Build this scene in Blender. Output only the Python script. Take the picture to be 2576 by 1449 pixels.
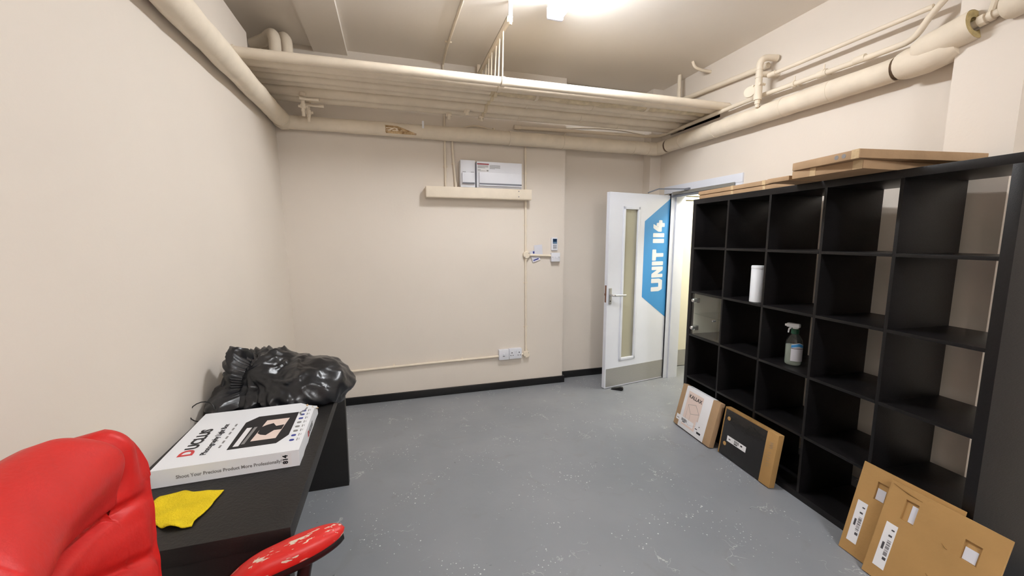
import bpy, bmesh, math, random
from mathutils import Vector, Matrix, noise
random.seed(7)
R = math.radians
for o in list(bpy.data.objects): bpy.data.objects.remove(o)
S = bpy.context.scene
COL = S.collection

# ------------------------------------------------------------------ camera
cam = bpy.data.objects.new('camera', bpy.data.cameras.new('camera')); COL.objects.link(cam)
cam.data.sensor_width = 36; cam.data.lens = 14.008; cam.data.clip_start = .02
cr = Vector((.95791, -.28706, .00065)); cd = Vector((-.03455, -.11755, -.99247)); cf = Vector((.28497, .95067, -.12253))
cam.matrix_world = Matrix(((cr.x, -cd.x, -cf.x, 0), (cr.y, -cd.y, -cf.y, 0), (cr.z, -cd.z, -cf.z, 1.511), (0, 0, 0, 1)))
S.camera = cam
# ------------------------------------------------------------------ world, exposure
W = bpy.data.worlds.new('world'); S.world = W; W.use_nodes = True
W.node_tree.nodes['Background'].inputs[0].default_value = (.5, .5, .52, 1)
W.node_tree.nodes['Background'].inputs[1].default_value = .02
S.view_settings.view_transform = 'Standard'; S.view_settings.look = 'None'
S.view_settings.gamma = 1; S.view_settings.use_curve_mapping = False
S.view_settings.exposure = 0.0
LAMP_NEAR, LAMP_REAR, LAMP_HALL = 200.0, 225.0, 29.0

# ------------------------------------------------------------------ materials
def lin(c):
    return tuple((x/12.92 if x <= .04045 else ((x+.055)/1.055)**2.4) for x in [v/255 for v in c])
MATS = {}
def mat(name, rgb, rough=.6, var=.06, scale=6, bump=0, bscale=40, metal=0, spec=.5, emit=0, alpha=1, trans=0, ior=1.45, coat=0, dark=None, stretch=None, detail=5):
    if name in MATS: return MATS[name]
    m = bpy.data.materials.new(name); m.use_nodes = True; nt = m.node_tree; N = nt.nodes; Lk = nt.links
    b = N['Principled BSDF']; c = lin(rgb)
    tc = N.new('ShaderNodeTexCoord'); mp = N.new('ShaderNodeMapping'); Lk.new(tc.outputs['Object'], mp.inputs[0])
    if stretch: mp.inputs['Scale'].default_value = stretch
    n = N.new('ShaderNodeTexNoise'); n.inputs['Scale'].default_value = scale; n.inputs['Detail'].default_value = detail
    Lk.new(mp.outputs[0], n.inputs['Vector'])
    r = N.new('ShaderNodeValToRGB'); r.color_ramp.elements[0].position = .3; r.color_ramp.elements[1].position = .7
    d = lin(dark) if dark else tuple(x*(1-var) for x in c)
    r.color_ramp.elements[0].color = (*d, 1); r.color_ramp.elements[1].color = (*[min(1, x*(1+var*.5)) for x in c], 1)
    Lk.new(n.outputs['Fac'], r.inputs[0]); Lk.new(r.outputs[0], b.inputs['Base Color'])
    b.inputs['Roughness'].default_value = rough; b.inputs['Metallic'].default_value = metal
    b.inputs['Specular IOR Level'].default_value = spec; b.inputs['IOR'].default_value = ior
    b.inputs['Transmission Weight'].default_value = trans; b.inputs['Alpha'].default_value = alpha; b.inputs['Coat Weight'].default_value = coat
    if emit:
        b.inputs['Emission Color'].default_value = (*c, 1); b.inputs['Emission Strength'].default_value = emit
    if bump:
        n2 = N.new('ShaderNodeTexNoise'); n2.inputs['Scale'].default_value = bscale; n2.inputs['Detail'].default_value = 4
        Lk.new(mp.outputs[0], n2.inputs['Vector'])
        bp = N.new('ShaderNodeBump'); bp.inputs['Strength'].default_value = bump; bp.inputs['Distance'].default_value = .01
        Lk.new(n2.outputs['Fac'], bp.inputs['Height']); Lk.new(bp.outputs[0], b.inputs['Normal'])
    MATS[name] = m; return m

M_wall = mat('cream_wall_paint', (227, 217, 205), .55, .03, 1.3, .05, 60, spec=.35)
M_ceil = mat('ceiling_paint', (243, 235, 225), .7, .04, 1.1, .06, 40, spec=.3)
M_pipe = mat('cream_pipe_paint', (234, 221, 201), .5, .06, 9, .10, 30, spec=.4)
M_lag = mat('painted_lagging', (232, 219, 199), .62, .07, 9, .18, 30, spec=.3)
M_rough = mat('rough_lagging', (224, 208, 178), .7, .18, 18, .8, 30, spec=.25)
M_dark = mat('black_skirting_paint', (22, 22, 23), .35, .25, 12, .2, 30)
M_hole = mat('painted_cavity_shade', (14, 12, 11), .95, .2)  # near-black colour stands in for the shade inside the pipe hole
M_white = mat('white_gloss_paint', (226, 229, 238), .35, .03, 3, .03, 30)
M_hallw = mat('hall_wall_paint', (238, 234, 216), .6, .02, 2)
M_plast = mat('white_plastic', (226, 227, 233), .35, .02, 5)
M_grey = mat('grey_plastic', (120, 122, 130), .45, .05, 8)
M_steel = mat('brushed_steel', (176, 175, 172), .42, .06, 30, .05, 80, metal=.5, stretch=(1, 1, 12))
M_chrome = mat('satin_chrome', (205, 205, 205), .22, .03, 8, metal=.9)
M_alu = mat('grey_closer_metal', (150, 148, 142), .4, .05, 20, metal=.4)
M_black = mat('black_brown_laminate', (19, 17, 18), .38, .25, 10, .15, 70, stretch=(1, 8, 8), spec=.4)
M_desk = mat('black_desk_laminate', (27, 25, 24), .42, .2, 8, .2, 120, stretch=(1, 1, 6), spec=.5)
M_card = mat('brown_cardboard', (176, 138, 88), .75, .10, 5, .12, 60, spec=.2)
M_cardd = mat('tan_cardboard', (172, 142, 110), .7, .12, 8, .12, 60, spec=.25)  # cardboard colour of the flat packs and the boxed insert
M_cardk = mat('raw_board_edge', (156, 120, 74), .8, .2, 20, .3, 90, spec=.2)
M_paper = mat('white_label_paper', (232, 231, 233), .5, .02, 6)
M_ink = mat('black_ink', (28, 27, 30), .6, .1)
M_inkg = mat('grey_ink', (130, 128, 128), .6, .1)
M_inkd = mat('faded_black_ink', (74, 72, 76), .6, .1)
M_inkr = mat('red_ink', (196, 62, 62), .6, .1)
M_inkb = mat('blue_ink', (52, 62, 140), .6, .1)
M_pink = mat('pale_pink_print', (228, 208, 198), .5, .03)
M_blue = mat('blue_vinyl', (66, 150, 214), .35, .03, 3)
M_vinyl = mat('white_vinyl', (232, 234, 238), .4, .02)
M_red = mat('red_leatherette', (200, 34, 30), .48, .10, 6, .08, 120, spec=.45)
M_redseam = mat('dark_red_stitching', (120, 16, 18), .6, .1)
M_blkpl = mat('black_plastic', (16, 15, 16), .4, .15, 20)
M_yel = mat('yellow_cloth', (238, 208, 42), .9, .16, 14, .6, 220, spec=.15)
M_bag = mat('black_bin_bag', (25, 26, 30), .3, .25, 8, .12, 45, spec=.6)
M_frost = mat('frosted_glass', (172, 168, 148), .28, .04, 3, spec=.5)
M_tape = mat('clear_tape', (205, 178, 140), .12, .1, 30, .4, 60, spec=.6)
M_film = mat('shrink_film_black_board', (30, 29, 29), .18, .15, 6, .25, 18, spec=.6)
M_torn = mat('torn_lagging_fibre', (206, 180, 142), .9, .4, 30, 1, 60, spec=.1, dark=(150, 118, 82))
M_gap = mat('dark_joint_gap', (96, 76, 58), .9, .3, 30)
M_yins = mat('yellow_insulation', (196, 176, 128), .9, .25, 30, .8, 60, spec=.1)
M_screen = mat('keypad_screen', (36, 58, 84), .15, .2, 40)
M_lcd = mat('keypad_lcd', (104, 132, 160), .2, .1, 40)
M_green = mat('dark_green_plastic', (24, 74, 52), .4, .1)
M_brass = mat('latch_brown_metal', (140, 106, 88), .4, .1, metal=.5)
M_liner = mat('pale_grey_liner', (244, 240, 230), .55, .05, 4)
M_warn = mat('warning_red', (160, 52, 60), .5, .05)
M_tag = mat('pale_blue_card', (216, 216, 224), .5, .05)

def glass_mat(name, tint, alpha_t=.85, rough=.02):
    m = bpy.data.materials.new(name); m.use_nodes = True; nt = m.node_tree; N = nt.nodes; Lk = nt.links
    N.remove(N['Principled BSDF']); out = N['Material Output']
    t = N.new('ShaderNodeBsdfTransparent'); t.inputs[0].default_value = (*tint, 1)
    g = N.new('ShaderNodeBsdfGlossy'); g.inputs['Roughness'].default_value = rough; g.inputs[0].default_value = (1, 1, 1, 1)
    lw = N.new('ShaderNodeLayerWeight'); lw.inputs['Blend'].default_value = .5
    pw = N.new('ShaderNodeMath'); pw.operation = 'POWER'; pw.inputs[1].default_value = 4.2; Lk.new(lw.outputs['Facing'], pw.inputs[0])
    n = N.new('ShaderNodeTexNoise'); n.inputs['Scale'].default_value = 3
    mr = N.new('ShaderNodeMapRange'); mr.inputs['To Min'].default_value = .035; mr.inputs['To Max'].default_value = .05; Lk.new(n.outputs['Fac'], mr.inputs[0])
    f = N.new('ShaderNodeMath'); f.operation = 'ADD'; f.use_clamp = True; Lk.new(pw.outputs[0], f.inputs[0]); Lk.new(mr.outputs[0], f.inputs[1])
    mx = N.new('ShaderNodeMixShader'); Lk.new(f.outputs[0], mx.inputs[0]); Lk.new(t.outputs[0], mx.inputs[1]); Lk.new(g.outputs[0], mx.inputs[2])
    Lk.new(mx.outputs[0], out.inputs[0]); return m
M_glass = glass_mat('clear_glass', (.93, .95, .93))
M_clear = glass_mat('clear_bottle_plastic', (.86, .9, .89), rough=.05)

def floor_mat():
    m = bpy.data.materials.new('grey_floor_paint'); m.use_nodes = True; nt = m.node_tree; N = nt.nodes; Lk = nt.links; b = N['Principled BSDF']
    tc = N.new('ShaderNodeTexCoord')
    def noisen(s, d=6, dist=0):
        n = N.new('ShaderNodeTexNoise'); n.inputs['Scale'].default_value = s; n.inputs['Detail'].default_value = d; n.inputs['Distortion'].default_value = dist
        Lk.new(tc.outputs['Object'], n.inputs['Vector']); return n
    def ramp(src, a, b_, ca, cb):
        r = N.new('ShaderNodeValToRGB'); e = r.color_ramp.elements; e[0].position = a; e[1].position = b_; e[0].color = ca; e[1].color = cb
        Lk.new(src, r.inputs[0]); return r
    base = ramp(noisen(1.6).outputs['Fac'], .3, .7, (*lin((127, 130, 135)), 1), (*lin((139, 141, 145)), 1))
    def layer(prev, fac, col, k=1):
        mx = N.new('ShaderNodeMix'); mx.data_type = 'RGBA'; Lk.new(fac, mx.inputs['Factor']); Lk.new(prev, mx.inputs['A']); mx.inputs['B'].default_value = (*lin(col), 1); return mx.outputs['Result']
    # dirt smears
    c = layer(base.outputs[0], ramp(noisen(5, 8, 1.5).outputs['Fac'], .60, .78, (0, 0, 0, 1), (.35, .35, .35, 1)).outputs[0], (118, 116, 112))
    c = layer(c, ramp(noisen(19, 3, .8).outputs['Fac'], .72, .80, (0, 0, 0, 1), (.7, .7, .7, 1)).outputs[0], (72, 70, 68))
    # white chips of paint: small voronoi dots, gathered by a wide noise
    for s, a, th in ((24, .11, .50), (50, .15, .53), (11, .075, .56)):
        v = N.new('ShaderNodeTexVoronoi'); v.inputs['Scale'].default_value = s; Lk.new(tc.outputs['Object'], v.inputs['Vector'])
        dots = ramp(v.outputs['Distance'], a*.6, a, (1, 1, 1, 1), (0, 0, 0, 1))
        gate = ramp(noisen(3.4, 4).outputs['Fac'], th, th+.07, (0, 0, 0, 1), (.9, .9, .9, 1))
        mu = N.new('ShaderNodeMath'); mu.operation = 'MULTIPLY'; Lk.new(dots.outputs[0], mu.inputs[0]); Lk.new(gate.outputs[0], mu.inputs[1])
        c = layer(c, mu.outputs[0], (225, 225, 225))
    # fine scratches
    w = N.new('ShaderNodeTexVoronoi'); w.feature = 'DISTANCE_TO_EDGE'; w.inputs['Scale'].default_value = 7
    wn = noisen(9, 3); ad = N.new('ShaderNodeMixRGB'); ad.inputs[0].default_value = .25; Lk.new(tc.outputs['Object'], ad.inputs[1]); Lk.new(wn.outputs['Color'], ad.inputs[2]); Lk.new(ad.outputs[0], w.inputs['Vector'])
    sc = ramp(w.outputs['Distance'], .004, .016, (.6, .6, .6, 1), (0, 0, 0, 1)); gt = ramp(noisen(4.7, 3).outputs['Fac'], .6, .66, (0, 0, 0, 1), (1, 1, 1, 1))
    mu = N.new('ShaderNodeMath'); mu.operation = 'MULTIPLY'; Lk.new(sc.outputs[0], mu.inputs[0]); Lk.new(gt.outputs[0], mu.inputs[1])
    c = layer(c, mu.outputs[0], (205, 205, 203))
    Lk.new(c, b.inputs['Base Color'])
    rr = ramp(noisen(4).outputs['Fac'], .3, .7, (.38, .38, .38, 1), (.55, .55, .55, 1)); Lk.new(rr.outputs[0], b.inputs['Roughness'])
    bp = N.new('ShaderNodeBump'); bp.inputs['Strength'].default_value = .08; bp.inputs['Distance'].default_value = .01; Lk.new(noisen(30).outputs['Fac'], bp.inputs['Height']); Lk.new(bp.outputs[0], b.inputs['Normal'])
    return m
M_floor = floor_mat()

def peel_mat():
    m = bpy.data.materials.new('peeling_red_leatherette'); m.use_nodes = True; nt = m.node_tree; N = nt.nodes; Lk = nt.links; b = N['Principled BSDF']
    tc = N.new('ShaderNodeTexCoord'); mp = N.new('ShaderNodeMapping'); mp.inputs['Scale'].default_value = (1, 3.2, 3.2); Lk.new(tc.outputs['Object'], mp.inputs[0])
    n = N.new('ShaderNodeTexNoise'); n.inputs['Scale'].default_value = 30; n.inputs['Detail'].default_value = 6; n.inputs['Distortion'].default_value = .6; Lk.new(mp.outputs[0], n.inputs['Vector'])
    # worn strip along the middle of the pad (its own coordinates)
    sx = N.new('ShaderNodeSeparateXYZ'); Lk.new(tc.outputs['Object'], sx.inputs[0])
    def bell(sock, c0, w):
        s = N.new('ShaderNodeMath'); s.operation = 'SUBTRACT'; Lk.new(sock, s.inputs[0]); s.inputs[1].default_value = c0
        a = N.new('ShaderNodeMath'); a.operation = 'ABSOLUTE'; Lk.new(s.outputs[0], a.inputs[0])
        r = N.new('ShaderNodeMapRange'); r.inputs['From Min'].default_value = 0; r.inputs['From Max'].default_value = w; r.inputs['To Min'].default_value = .16; r.inputs['To Max'].default_value = 0; Lk.new(a.outputs[0], r.inputs[0]); return r.outputs[0]
    a1 = bell(sx.outputs['X'], .03, .15); a2 = bell(sx.outputs['Y'], -.004, .022)
    mi = N.new('ShaderNodeMath'); mi.operation = 'MINIMUM'; Lk.new(a1, mi.inputs[0]); Lk.new(a2, mi.inputs[1])
    s = N.new('ShaderNodeMath'); s.operation = 'ADD'; Lk.new(n.outputs['Fac'], s.inputs[0]); Lk.new(mi.outputs[0], s.inputs[1])
    r = N.new('ShaderNodeValToRGB'); e = r.color_ramp.elements; e[0].position = .645; e[1].position = .665; e[0].color = (*lin((204, 36, 30)), 1); e[1].color = (*lin((214, 200, 180)), 1)
    Lk.new(s.outputs[0], r.inputs[0]); Lk.new(r.outputs[0], b.inputs['Base Color']); b.inputs['Roughness'].default_value = .45
    bp = N.new('ShaderNodeBump'); bp.inputs['Strength'].default_value = .25; bp.inputs['Distance'].default_value = .004; bp.invert = True; Lk.new(r.outputs[0], bp.inputs['Height']); Lk.new(bp.outputs[0], b.inputs['Normal'])
    return m
M_peel = peel_mat()

def lamp_mat(name, rgb, strength):
    m = bpy.data.materials.new(name); m.use_nodes = True; nt = m.node_tree; b = nt.nodes['Principled BSDF']
    b.inputs['Base Color'].default_value = (.9, .9, .9, 1); b.inputs['Emission Color'].default_value = (*rgb, 1); b.inputs['Emission Strength'].default_value = strength
    return m

# ------------------------------------------------------------------ mesh helpers
class MB:
    def __init__(s): s.bm = bmesh.new()
    def _add(s, tmp, mtx=None):
        if mtx is not None: bmesh.ops.transform(tmp, matrix=mtx, verts=tmp.verts)
        me = bpy.data.meshes.new('t'); tmp.to_mesh(me); tmp.free(); s.bm.from_mesh(me); bpy.data.meshes.remove(me); return s
    def box(s, a, b, bev=0, seg=2, mtx=None):
        t = bmesh.new(); bmesh.ops.create_cube(t, size=1)
        for v in t.verts: v.co = Vector(((a[i]+b[i])/2+v.co[i]*(b[i]-a[i]) for i in range(3)))
        if bev: bmesh.ops.bevel(t, geom=t.edges[:], offset=bev, segments=seg, affect='EDGES', profile=.6)
        return s._add(t, mtx)
    def hexa(s, vs):
        t = bmesh.new(); q = [t.verts.new(v) for v in vs]
        for f in ((3, 2, 1, 0), (4, 5, 6, 7), (0, 1, 5, 4), (1, 2, 6, 5), (2, 3, 7, 6), (3, 0, 4, 7)): t.faces.new([q[i] for i in f])
        return s._add(t)
    def prism(s, poly, z0, z1, mtx=None):
        """poly: 2D points in xy, extruded along z"""
        t = bmesh.new(); n = len(poly)
        a = [t.verts.new((p[0], p[1], z0)) for p in poly]; b = [t.verts.new((p[0], p[1], z1)) for p in poly]
        t.faces.new(a[::-1]); t.faces.new(b)
        for i in range(n): t.faces.new((a[i], a[(i+1) % n], b[(i+1) % n], b[i]))
        bmesh.ops.recalc_face_normals(t, faces=t.faces); bmesh.ops.triangulate(t, faces=[f for f in t.faces if len(f.verts) > 4])
        return s._add(t, mtx)
    def tube(s, pts, r, n=16, caps=True, jit=0, jf=12, inner=None):
        pts = [Vector(p) for p in pts]; N = len(pts); rs = r if isinstance(r, (list, tuple)) else [r]*N
        t = bmesh.new(); prev = None; rings = []; up = None
        for i, p in enumerate(pts):
            d = (pts[min(i+1, N-1)]-pts[max(i-1, 0)]).normalized()
            if up is None:
                up = Vector((0, 0, 1)) if abs(d.z) < .9 else Vector((0, 1, 0))
            u = (up-d*up.dot(d)).normalized(); w = d.cross(u); up = u
            ring = []
            for k in range(n):
                a = 2*math.pi*k/n; dr = u*math.cos(a)+w*math.sin(a); rr = rs[i]
                if jit: rr += jit*noise.noise((p+dr*rs[i])*jf)+jit*.6*noise.noise((p+dr*rs[i])*jf*3.1)
                ring.append(t.verts.new(p+dr*rr))
            rings.append(ring)
        for a, b in zip(rings, rings[1:]):
            for k in range(n): t.faces.new((a[k], a[(k+1) % n], b[(k+1) % n], b[k]))
        if caps: t.faces.new(rings[0][::-1]); t.faces.new(rings[-1])
        bmesh.ops.recalc_face_normals(t, faces=t.faces)
        return s._add(t)
    def lathe(s, prof, n=24, mtx=None, closed=True):
        """prof: (r,z) pairs revolved about z"""
        t = bmesh.new(); rings = []
        for r, z in prof: rings.append([t.verts.new((max(r, 1e-5)*math.cos(2*math.pi*k/n), max(r, 1e-5)*math.sin(2*math.pi*k/n), z)) for k in range(n)])
        for a, b in zip(rings, rings[1:]):
            for k in range(n): t.faces.new((a[k], a[(k+1) % n], b[(k+1) % n], b[k]))
        if closed: t.faces.new(rings[0][::-1]); t.faces.new(rings[-1])
        bmesh.ops.remove_doubles(t, verts=t.verts, dist=2e-5); bmesh.ops.recalc_face_normals(t, faces=t.faces)
        return s._add(t, mtx)
    def mesh(s, verts, faces, mtx=None):
        t = bmesh.new(); q = [t.verts.new(v) for v in verts]
        for f in faces: t.faces.new([q[i] for i in f])
        bmesh.ops.recalc_face_normals(t, faces=t.faces); return s._add(t, mtx)
    def grid(s, fn, nu, nv, mtx=None, closed_u=False):
        vs = [fn(i/(nu-1), j/(nv-1)) for i in range(nu) for j in range(nv)]
        fs = [(i*nv+j, (i+1)*nv+j, (i+1)*nv+j+1, i*nv+j+1) for i in range(nu-1) for j in range(nv-1)]
        return s.mesh(vs, fs, mtx)

def frame_of(o):
    m = Matrix.Identity(4); 
    while o is not None: m = o.matrix_basis @ m; o = o.parent
    return m
def build(name, mb, m, parent=None, frame=None, origin=None, smooth=35, bevel=0):
    """frame: matrix of the coordinates used in mb (world when None); origin: object origin for a top-level mesh"""
    frame = frame or Matrix.Identity(4)
    if parent is not None: inv = frame_of(parent).inverted() @ frame; basis = Matrix.Identity(4)
    else:
        basis = frame @ Matrix.Translation(Vector(origin)) if origin is not None else frame
        inv = basis.inverted() @ frame
    bmesh.ops.transform(mb.bm, matrix=inv, verts=mb.bm.verts)
    me = bpy.data.meshes.new(name); mb.bm.to_mesh(me); mb.bm.free()
    if smooth:
        me.polygons.foreach_set('use_smooth', [True]*len(me.polygons)); me.set_sharp_from_angle(angle=R(smooth))
    o = bpy.data.objects.new(name, me); COL.objects.link(o); o.matrix_basis = basis
    if parent is not None: o.parent = parent
    for q in (m if isinstance(m, (list, tuple)) else [m]): me.materials.append(q)
    return o
def tag(o, label, cat=None, group=None, kind=None):
    o['label'] = label
    if cat: o['category'] = cat
    if group: o['group'] = group
    if kind: o['kind'] = kind
    return o
def thing(name, label, cat, loc=(0, 0, 0), rz=0, frame=None, group=None, kind=None):
    o = bpy.data.objects.new(name, None); COL.objects.link(o); o.empty_display_size = .05
    o.matrix_basis = (frame or Matrix.Identity(4)) @ Matrix.Translation(Vector(loc)) @ Matrix.Rotation(rz, 4, 'Z')
    return tag(o, label, cat, group, kind)
def B(a, b, bev=0, seg=2): return MB().box(a, b, bev, seg)
def arc(pts, r=.06, n=6):
    """round the inner corners of a polyline"""
    pts = [Vector(p) for p in pts]; out = [pts[0]]
    for a, b, c in zip(pts, pts[1:], pts[2:]):
        d1 = (a-b); d2 = (c-b); k = min(r, d1.length*.49, d2.length*.49); p1 = b+d1.normalized()*k; p2 = b+d2.normalized()*k
        for i in range(n+1):
            t = i/n; out.append(p1*(1-t)**2+b*2*t*(1-t)+p2*t*t)
    out.append(pts[-1]); return out
def line(a, b, n): a = Vector(a); b = Vector(b); return [a.lerp(b, i/n) for i in range(n+1)]
def text_mb(body, size, mtx, extr=.0004, bold=0, align='LEFT', sx=1):
    cu = bpy.data.curves.new('t', 'FONT'); cu.body = body; cu.size = size; cu.extrude = extr; cu.offset = bold; cu.align_x = align; cu.resolution_u = 3
    o = bpy.data.objects.new('t', cu); COL.objects.link(o); dg = bpy.context.evaluated_depsgraph_get()
    me = bpy.data.meshes.new_from_object(o.evaluated_get(dg)); bpy.data.objects.remove(o); bpy.data.curves.remove(cu)
    mb = MB(); me.transform(mtx @ Matrix.Diagonal((sx, 1, 1, 1))); mb.bm.from_mesh(me); bpy.data.meshes.remove(me); return mb
def basis(o, x, y):
    x = Vector(x).normalized(); y = Vector(y).normalized(); z = x.cross(y); o = Vector(o)
    return Matrix(((x.x, y.x, z.x, o.x), (x.y, y.y, z.y, o.y), (x.z, y.z, z.z, o.z), (0, 0, 0, 1)))

# ================================================================== THE ROOM
tag(build('floor', B((-1.3, -3.8, -.1), (4.4, 4.1, 0)), M_floor, smooth=0), 'grey painted concrete floor with white paint chips and scuffs', 'floor', kind='structure')
tag(build('ceiling', B((-1.3, -3.8, 3.06), (2.95, 4.1, 3.2)), M_ceil, smooth=0), 'cream painted ceiling above the room', 'ceiling', kind='structure')
tag(build('trim_1', B((-.557, -3.6, 3.022), (-.30, 3.775, 3.062)), M_ceil, smooth=0), 'shallow painted beam along the left of the ceiling', 'beam', kind='structure')
def xl(z): return -.822-.0195*z
wl = MB()
def lwall(y0, y1, z0, z1):
    wl.hexa([(-1.15, y0, z0), (xl(z0), y0, z0), (xl(z0), y1, z0), (-1.15, y1, z0), (-1.15, y0, z1), (xl(z1), y0, z1), (xl(z1), y1, z1), (-1.15, y1, z1)])
lwall(-3.6, 3.9, 0, 2.74); lwall(-3.6, 3.22, 2.74, 2.868)
wl.box((-1.3, -3.7, 0), (-1.12, 4.05, 3.06))
tag(build('wall_left', wl, M_wall, smooth=0), 'plain cream left wall running beside the desk', 'wall', kind='structure')
wb = B((-1.25, 3.77, 0), (1.685, 4.05, 3.06)); wb.box((1.68, 3.885, 0), (2.95, 4.05, 3.048)); wb.box((2.662, 3.762, 0), (2.95, 3.9, 3.06))
tag(build('wall_back', wb, M_wall, smooth=0), 'cream back wall stepping back beside the open door', 'wall', kind='structure')
wr = MB()
for y0, y1, z0, z1 in ((-3.6, 2.742, 0, 3.06), (2.742, 3.56, 1.975, 2.57), (3.56, 3.9, 0, 2.57), (2.742, 2.97, 2.57, 3.06), (2.97, 3.62, 2.652, 3.06), (3.62, 3.9, 2.57, 3.06)):
    wr.box((2.79, y0, z0), (2.95, y1, z1))
wr.box((2.68, 1.125, 0), (2.8, 1.37, 3.06))
wro = tag(build('wall_right', wr, M_wall, smooth=0), 'cream right wall with doorway and shallow buttress behind the shelving', 'wall', kind='structure')
build('pipe_slot_painted_shade', B((2.935, 2.96, 2.56), (2.952, 3.63, 2.66)), M_hole, wro)  # added black plate, paints the darkness at the back of the slot
tag(build('wall_front', B((-1.3, -3.75, 0), (2.95, -3.6, 3.06)), M_wall, smooth=0), 'cream wall behind the viewer closing the room', 'wall', kind='structure')
sk = B((-.86, 3.75, 0), (1.706, 3.772, .07), .004); sk.box((1.686, 3.76, 0), (1.706, 3.87, .07), .003)
tag(build('baseboard_back', sk, M_dark), 'black painted skirting along the back wall', 'skirting', kind='structure')
tag(build('baseboard_recess', B((1.70, 3.866, 0), (2.665, 3.888, .072), .004), M_dark), 'short black skirting in the recess behind the door', 'skirting', kind='structure')
tag(build('baseboard_left', B((-.845, -3.6, 0), (-.80, 3.76, .07), .004), M_dark), 'black painted skirting along the left wall', 'skirting', kind='structure')

# corridor outside the door
ch = B((2.94, 3.872, 0), (3.19, 4.0, 2.8)); ch.box((3.19, 3.9, 0), (4.1, 4.0, 2.8)); ch.box((4.05, 1.0, 0), (4.15, 4.0, 2.8)); ch.box((2.94, .9, 0), (4.15, 1.0, 2.8))
tag(build('wall_corridor', ch, M_hallw, smooth=0), 'pale yellow corridor walls seen through the doorway', 'wall', kind='structure')
tag(build('ceiling_corridor', B((2.94, .9, 2.55), (4.15, 4.0, 2.65)), M_hallw, smooth=0), 'white corridor ceiling beyond the doorway', 'ceiling', kind='structure')
d2 = thing('door_2', 'white corridor door with steel kick plate glimpsed through the doorway', 'door', (3.2, 3.87, 0), kind='structure')
build('leaf', B((3.2, 3.862, .005), (4.0, 3.905, 1.94), .003), M_hallw, d2); build('kick_plate', B((3.205, 3.858, .008), (3.98, 3.864, .2)), M_steel, d2)
hd = B((3.19, 3.845, 1.95), (4.05, 3.9, 1.985), .004); hd.box((3.17, 3.835, 1.995), (4.05, 3.9, 2.03), .004); build('head_moulding', hd, M_hallw, d2)
hl = thing('corridor_light', 'bright ceiling light panel in the corridor beyond the doorway', 'light', (3.5, 2.9, 2.55))
build('housing', B((3.3, 2.2, 2.52), (3.7, 3.5, 2.551)), M_plast, hl); build('diffuser', B((3.32, 2.22, 2.512), (3.68, 3.48, 2.519)), lamp_mat('corridor_lamp', (1, .98, .88), LAMP_HALL), hl)

# door frame in the right wall
tf = MB(); tf.box((2.776, 2.672, 1.978), (2.792, 3.66, 2.052), .002); tf.box((2.776, 2.672, 0), (2.792, 2.742, 1.977), .002)
tf.box((2.79, 2.725, 0), (2.955, 2.744, 1.975)); tf.box((2.79, 3.555, 0), (2.955, 3.60, 1.975), .002); tf.box((2.79, 2.742, 1.955), (2.955, 3.56, 1.976))
tf.box((2.84, 3.540, 0), (2.955, 3.557, 1.958), .002)
tag(build('trim_2', tf, M_white), 'white painted frame and architrave round the doorway', 'door frame', kind='structure')

# room door, swung open into the room
DF = Matrix.Translation((2.01, 3.448, .006)) @ Matrix.Rotation(R(9.25), 4, 'Z')      # x along the leaf, y through it, z up
d1 = thing('door_1', 'white open door with a tall glazed slot and blue UNIT 114 sign', 'door', frame=DF, kind='structure')
lf = MB(); DW, DH, DT = .835, 1.952, .044; wx0, wx1, wz0, wz1 = .19, .366, .288, 1.802
lf.box((0, 0, 0), (wx0, DT, DH)); lf.box((wx1, 0, 0), (DW, DT, DH)); lf.box((wx0, 0, 0), (wx1, DT, wz0)); lf.box((wx0, 0, wz1), (wx1, DT, DH))
build('leaf', lf, M_white, d1, DF, smooth=0)
build('glass_pane', B((wx0, .018, wz0), (wx1, .026, wz1)), M_frost, d1, DF)
bd = MB()
for y0, y1 in ((-.008, .012), (DT-.012, DT+.008)):
    for a, b in (((wx0-.018, wz0-.018), (wx0+.008, wz1+.018)), ((wx1-.008, wz0-.018), (wx1+.018, wz1+.018)), ((wx0-.018, wz0-.018), (wx1+.018, wz0+.008)), ((wx0-.018, wz1-.008), (wx1+.018, wz1+.018))):
        bd.box((a[0], y0, a[1]), (b[0], y1, b[1]), .003)
build('glazing_bead', bd, M_white, d1, DF)
build('kick_plate', B((.012, -.0025, .012), (.812, .001, .2)), M_steel, d1, DF)
def fillet(poly, r, n=3):
    out = []; L = len(poly)
    for i in range(L):
        a, b, c = Vector(poly[i-1]), Vector(poly[i]), Vector(poly[(i+1) % L]); d1_, d2_ = a-b, c-b; k = min(r, d1_.length*.45, d2_.length*.45)
        p1, p2 = b+d1_.normalized()*k, b+d2_.normalized()*k
        for j in range(n+1):
            t = j/n; out.append(tuple(p1*(1-t)**2+b*2*t*(1-t)+p2*t*t))
    return out
FR = Matrix(((1, 0, 0, 0), (0, 0, -1, 0), (0, 1, 0, 0), (0, 0, 0, 1)))       # xy plane -> xz plane, +z towards the viewer (-y)
sg = build('vinyl_sign', MB().prism([(.452, .91), (.832, .645), (.832, 1.946), (.452, 1.682)], 0, .0012, FR), M_blue, d1, DF)
def letter(poly, z0, z1):      # poly in (reading 0..1, cap height 0..1): read upwards, tops to the left
    return MB().prism(fillet([(.726-q[1]*.156, z0+q[0]*(z1-z0)) for q in poly], .009), .0008, .0022, FR)
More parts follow.
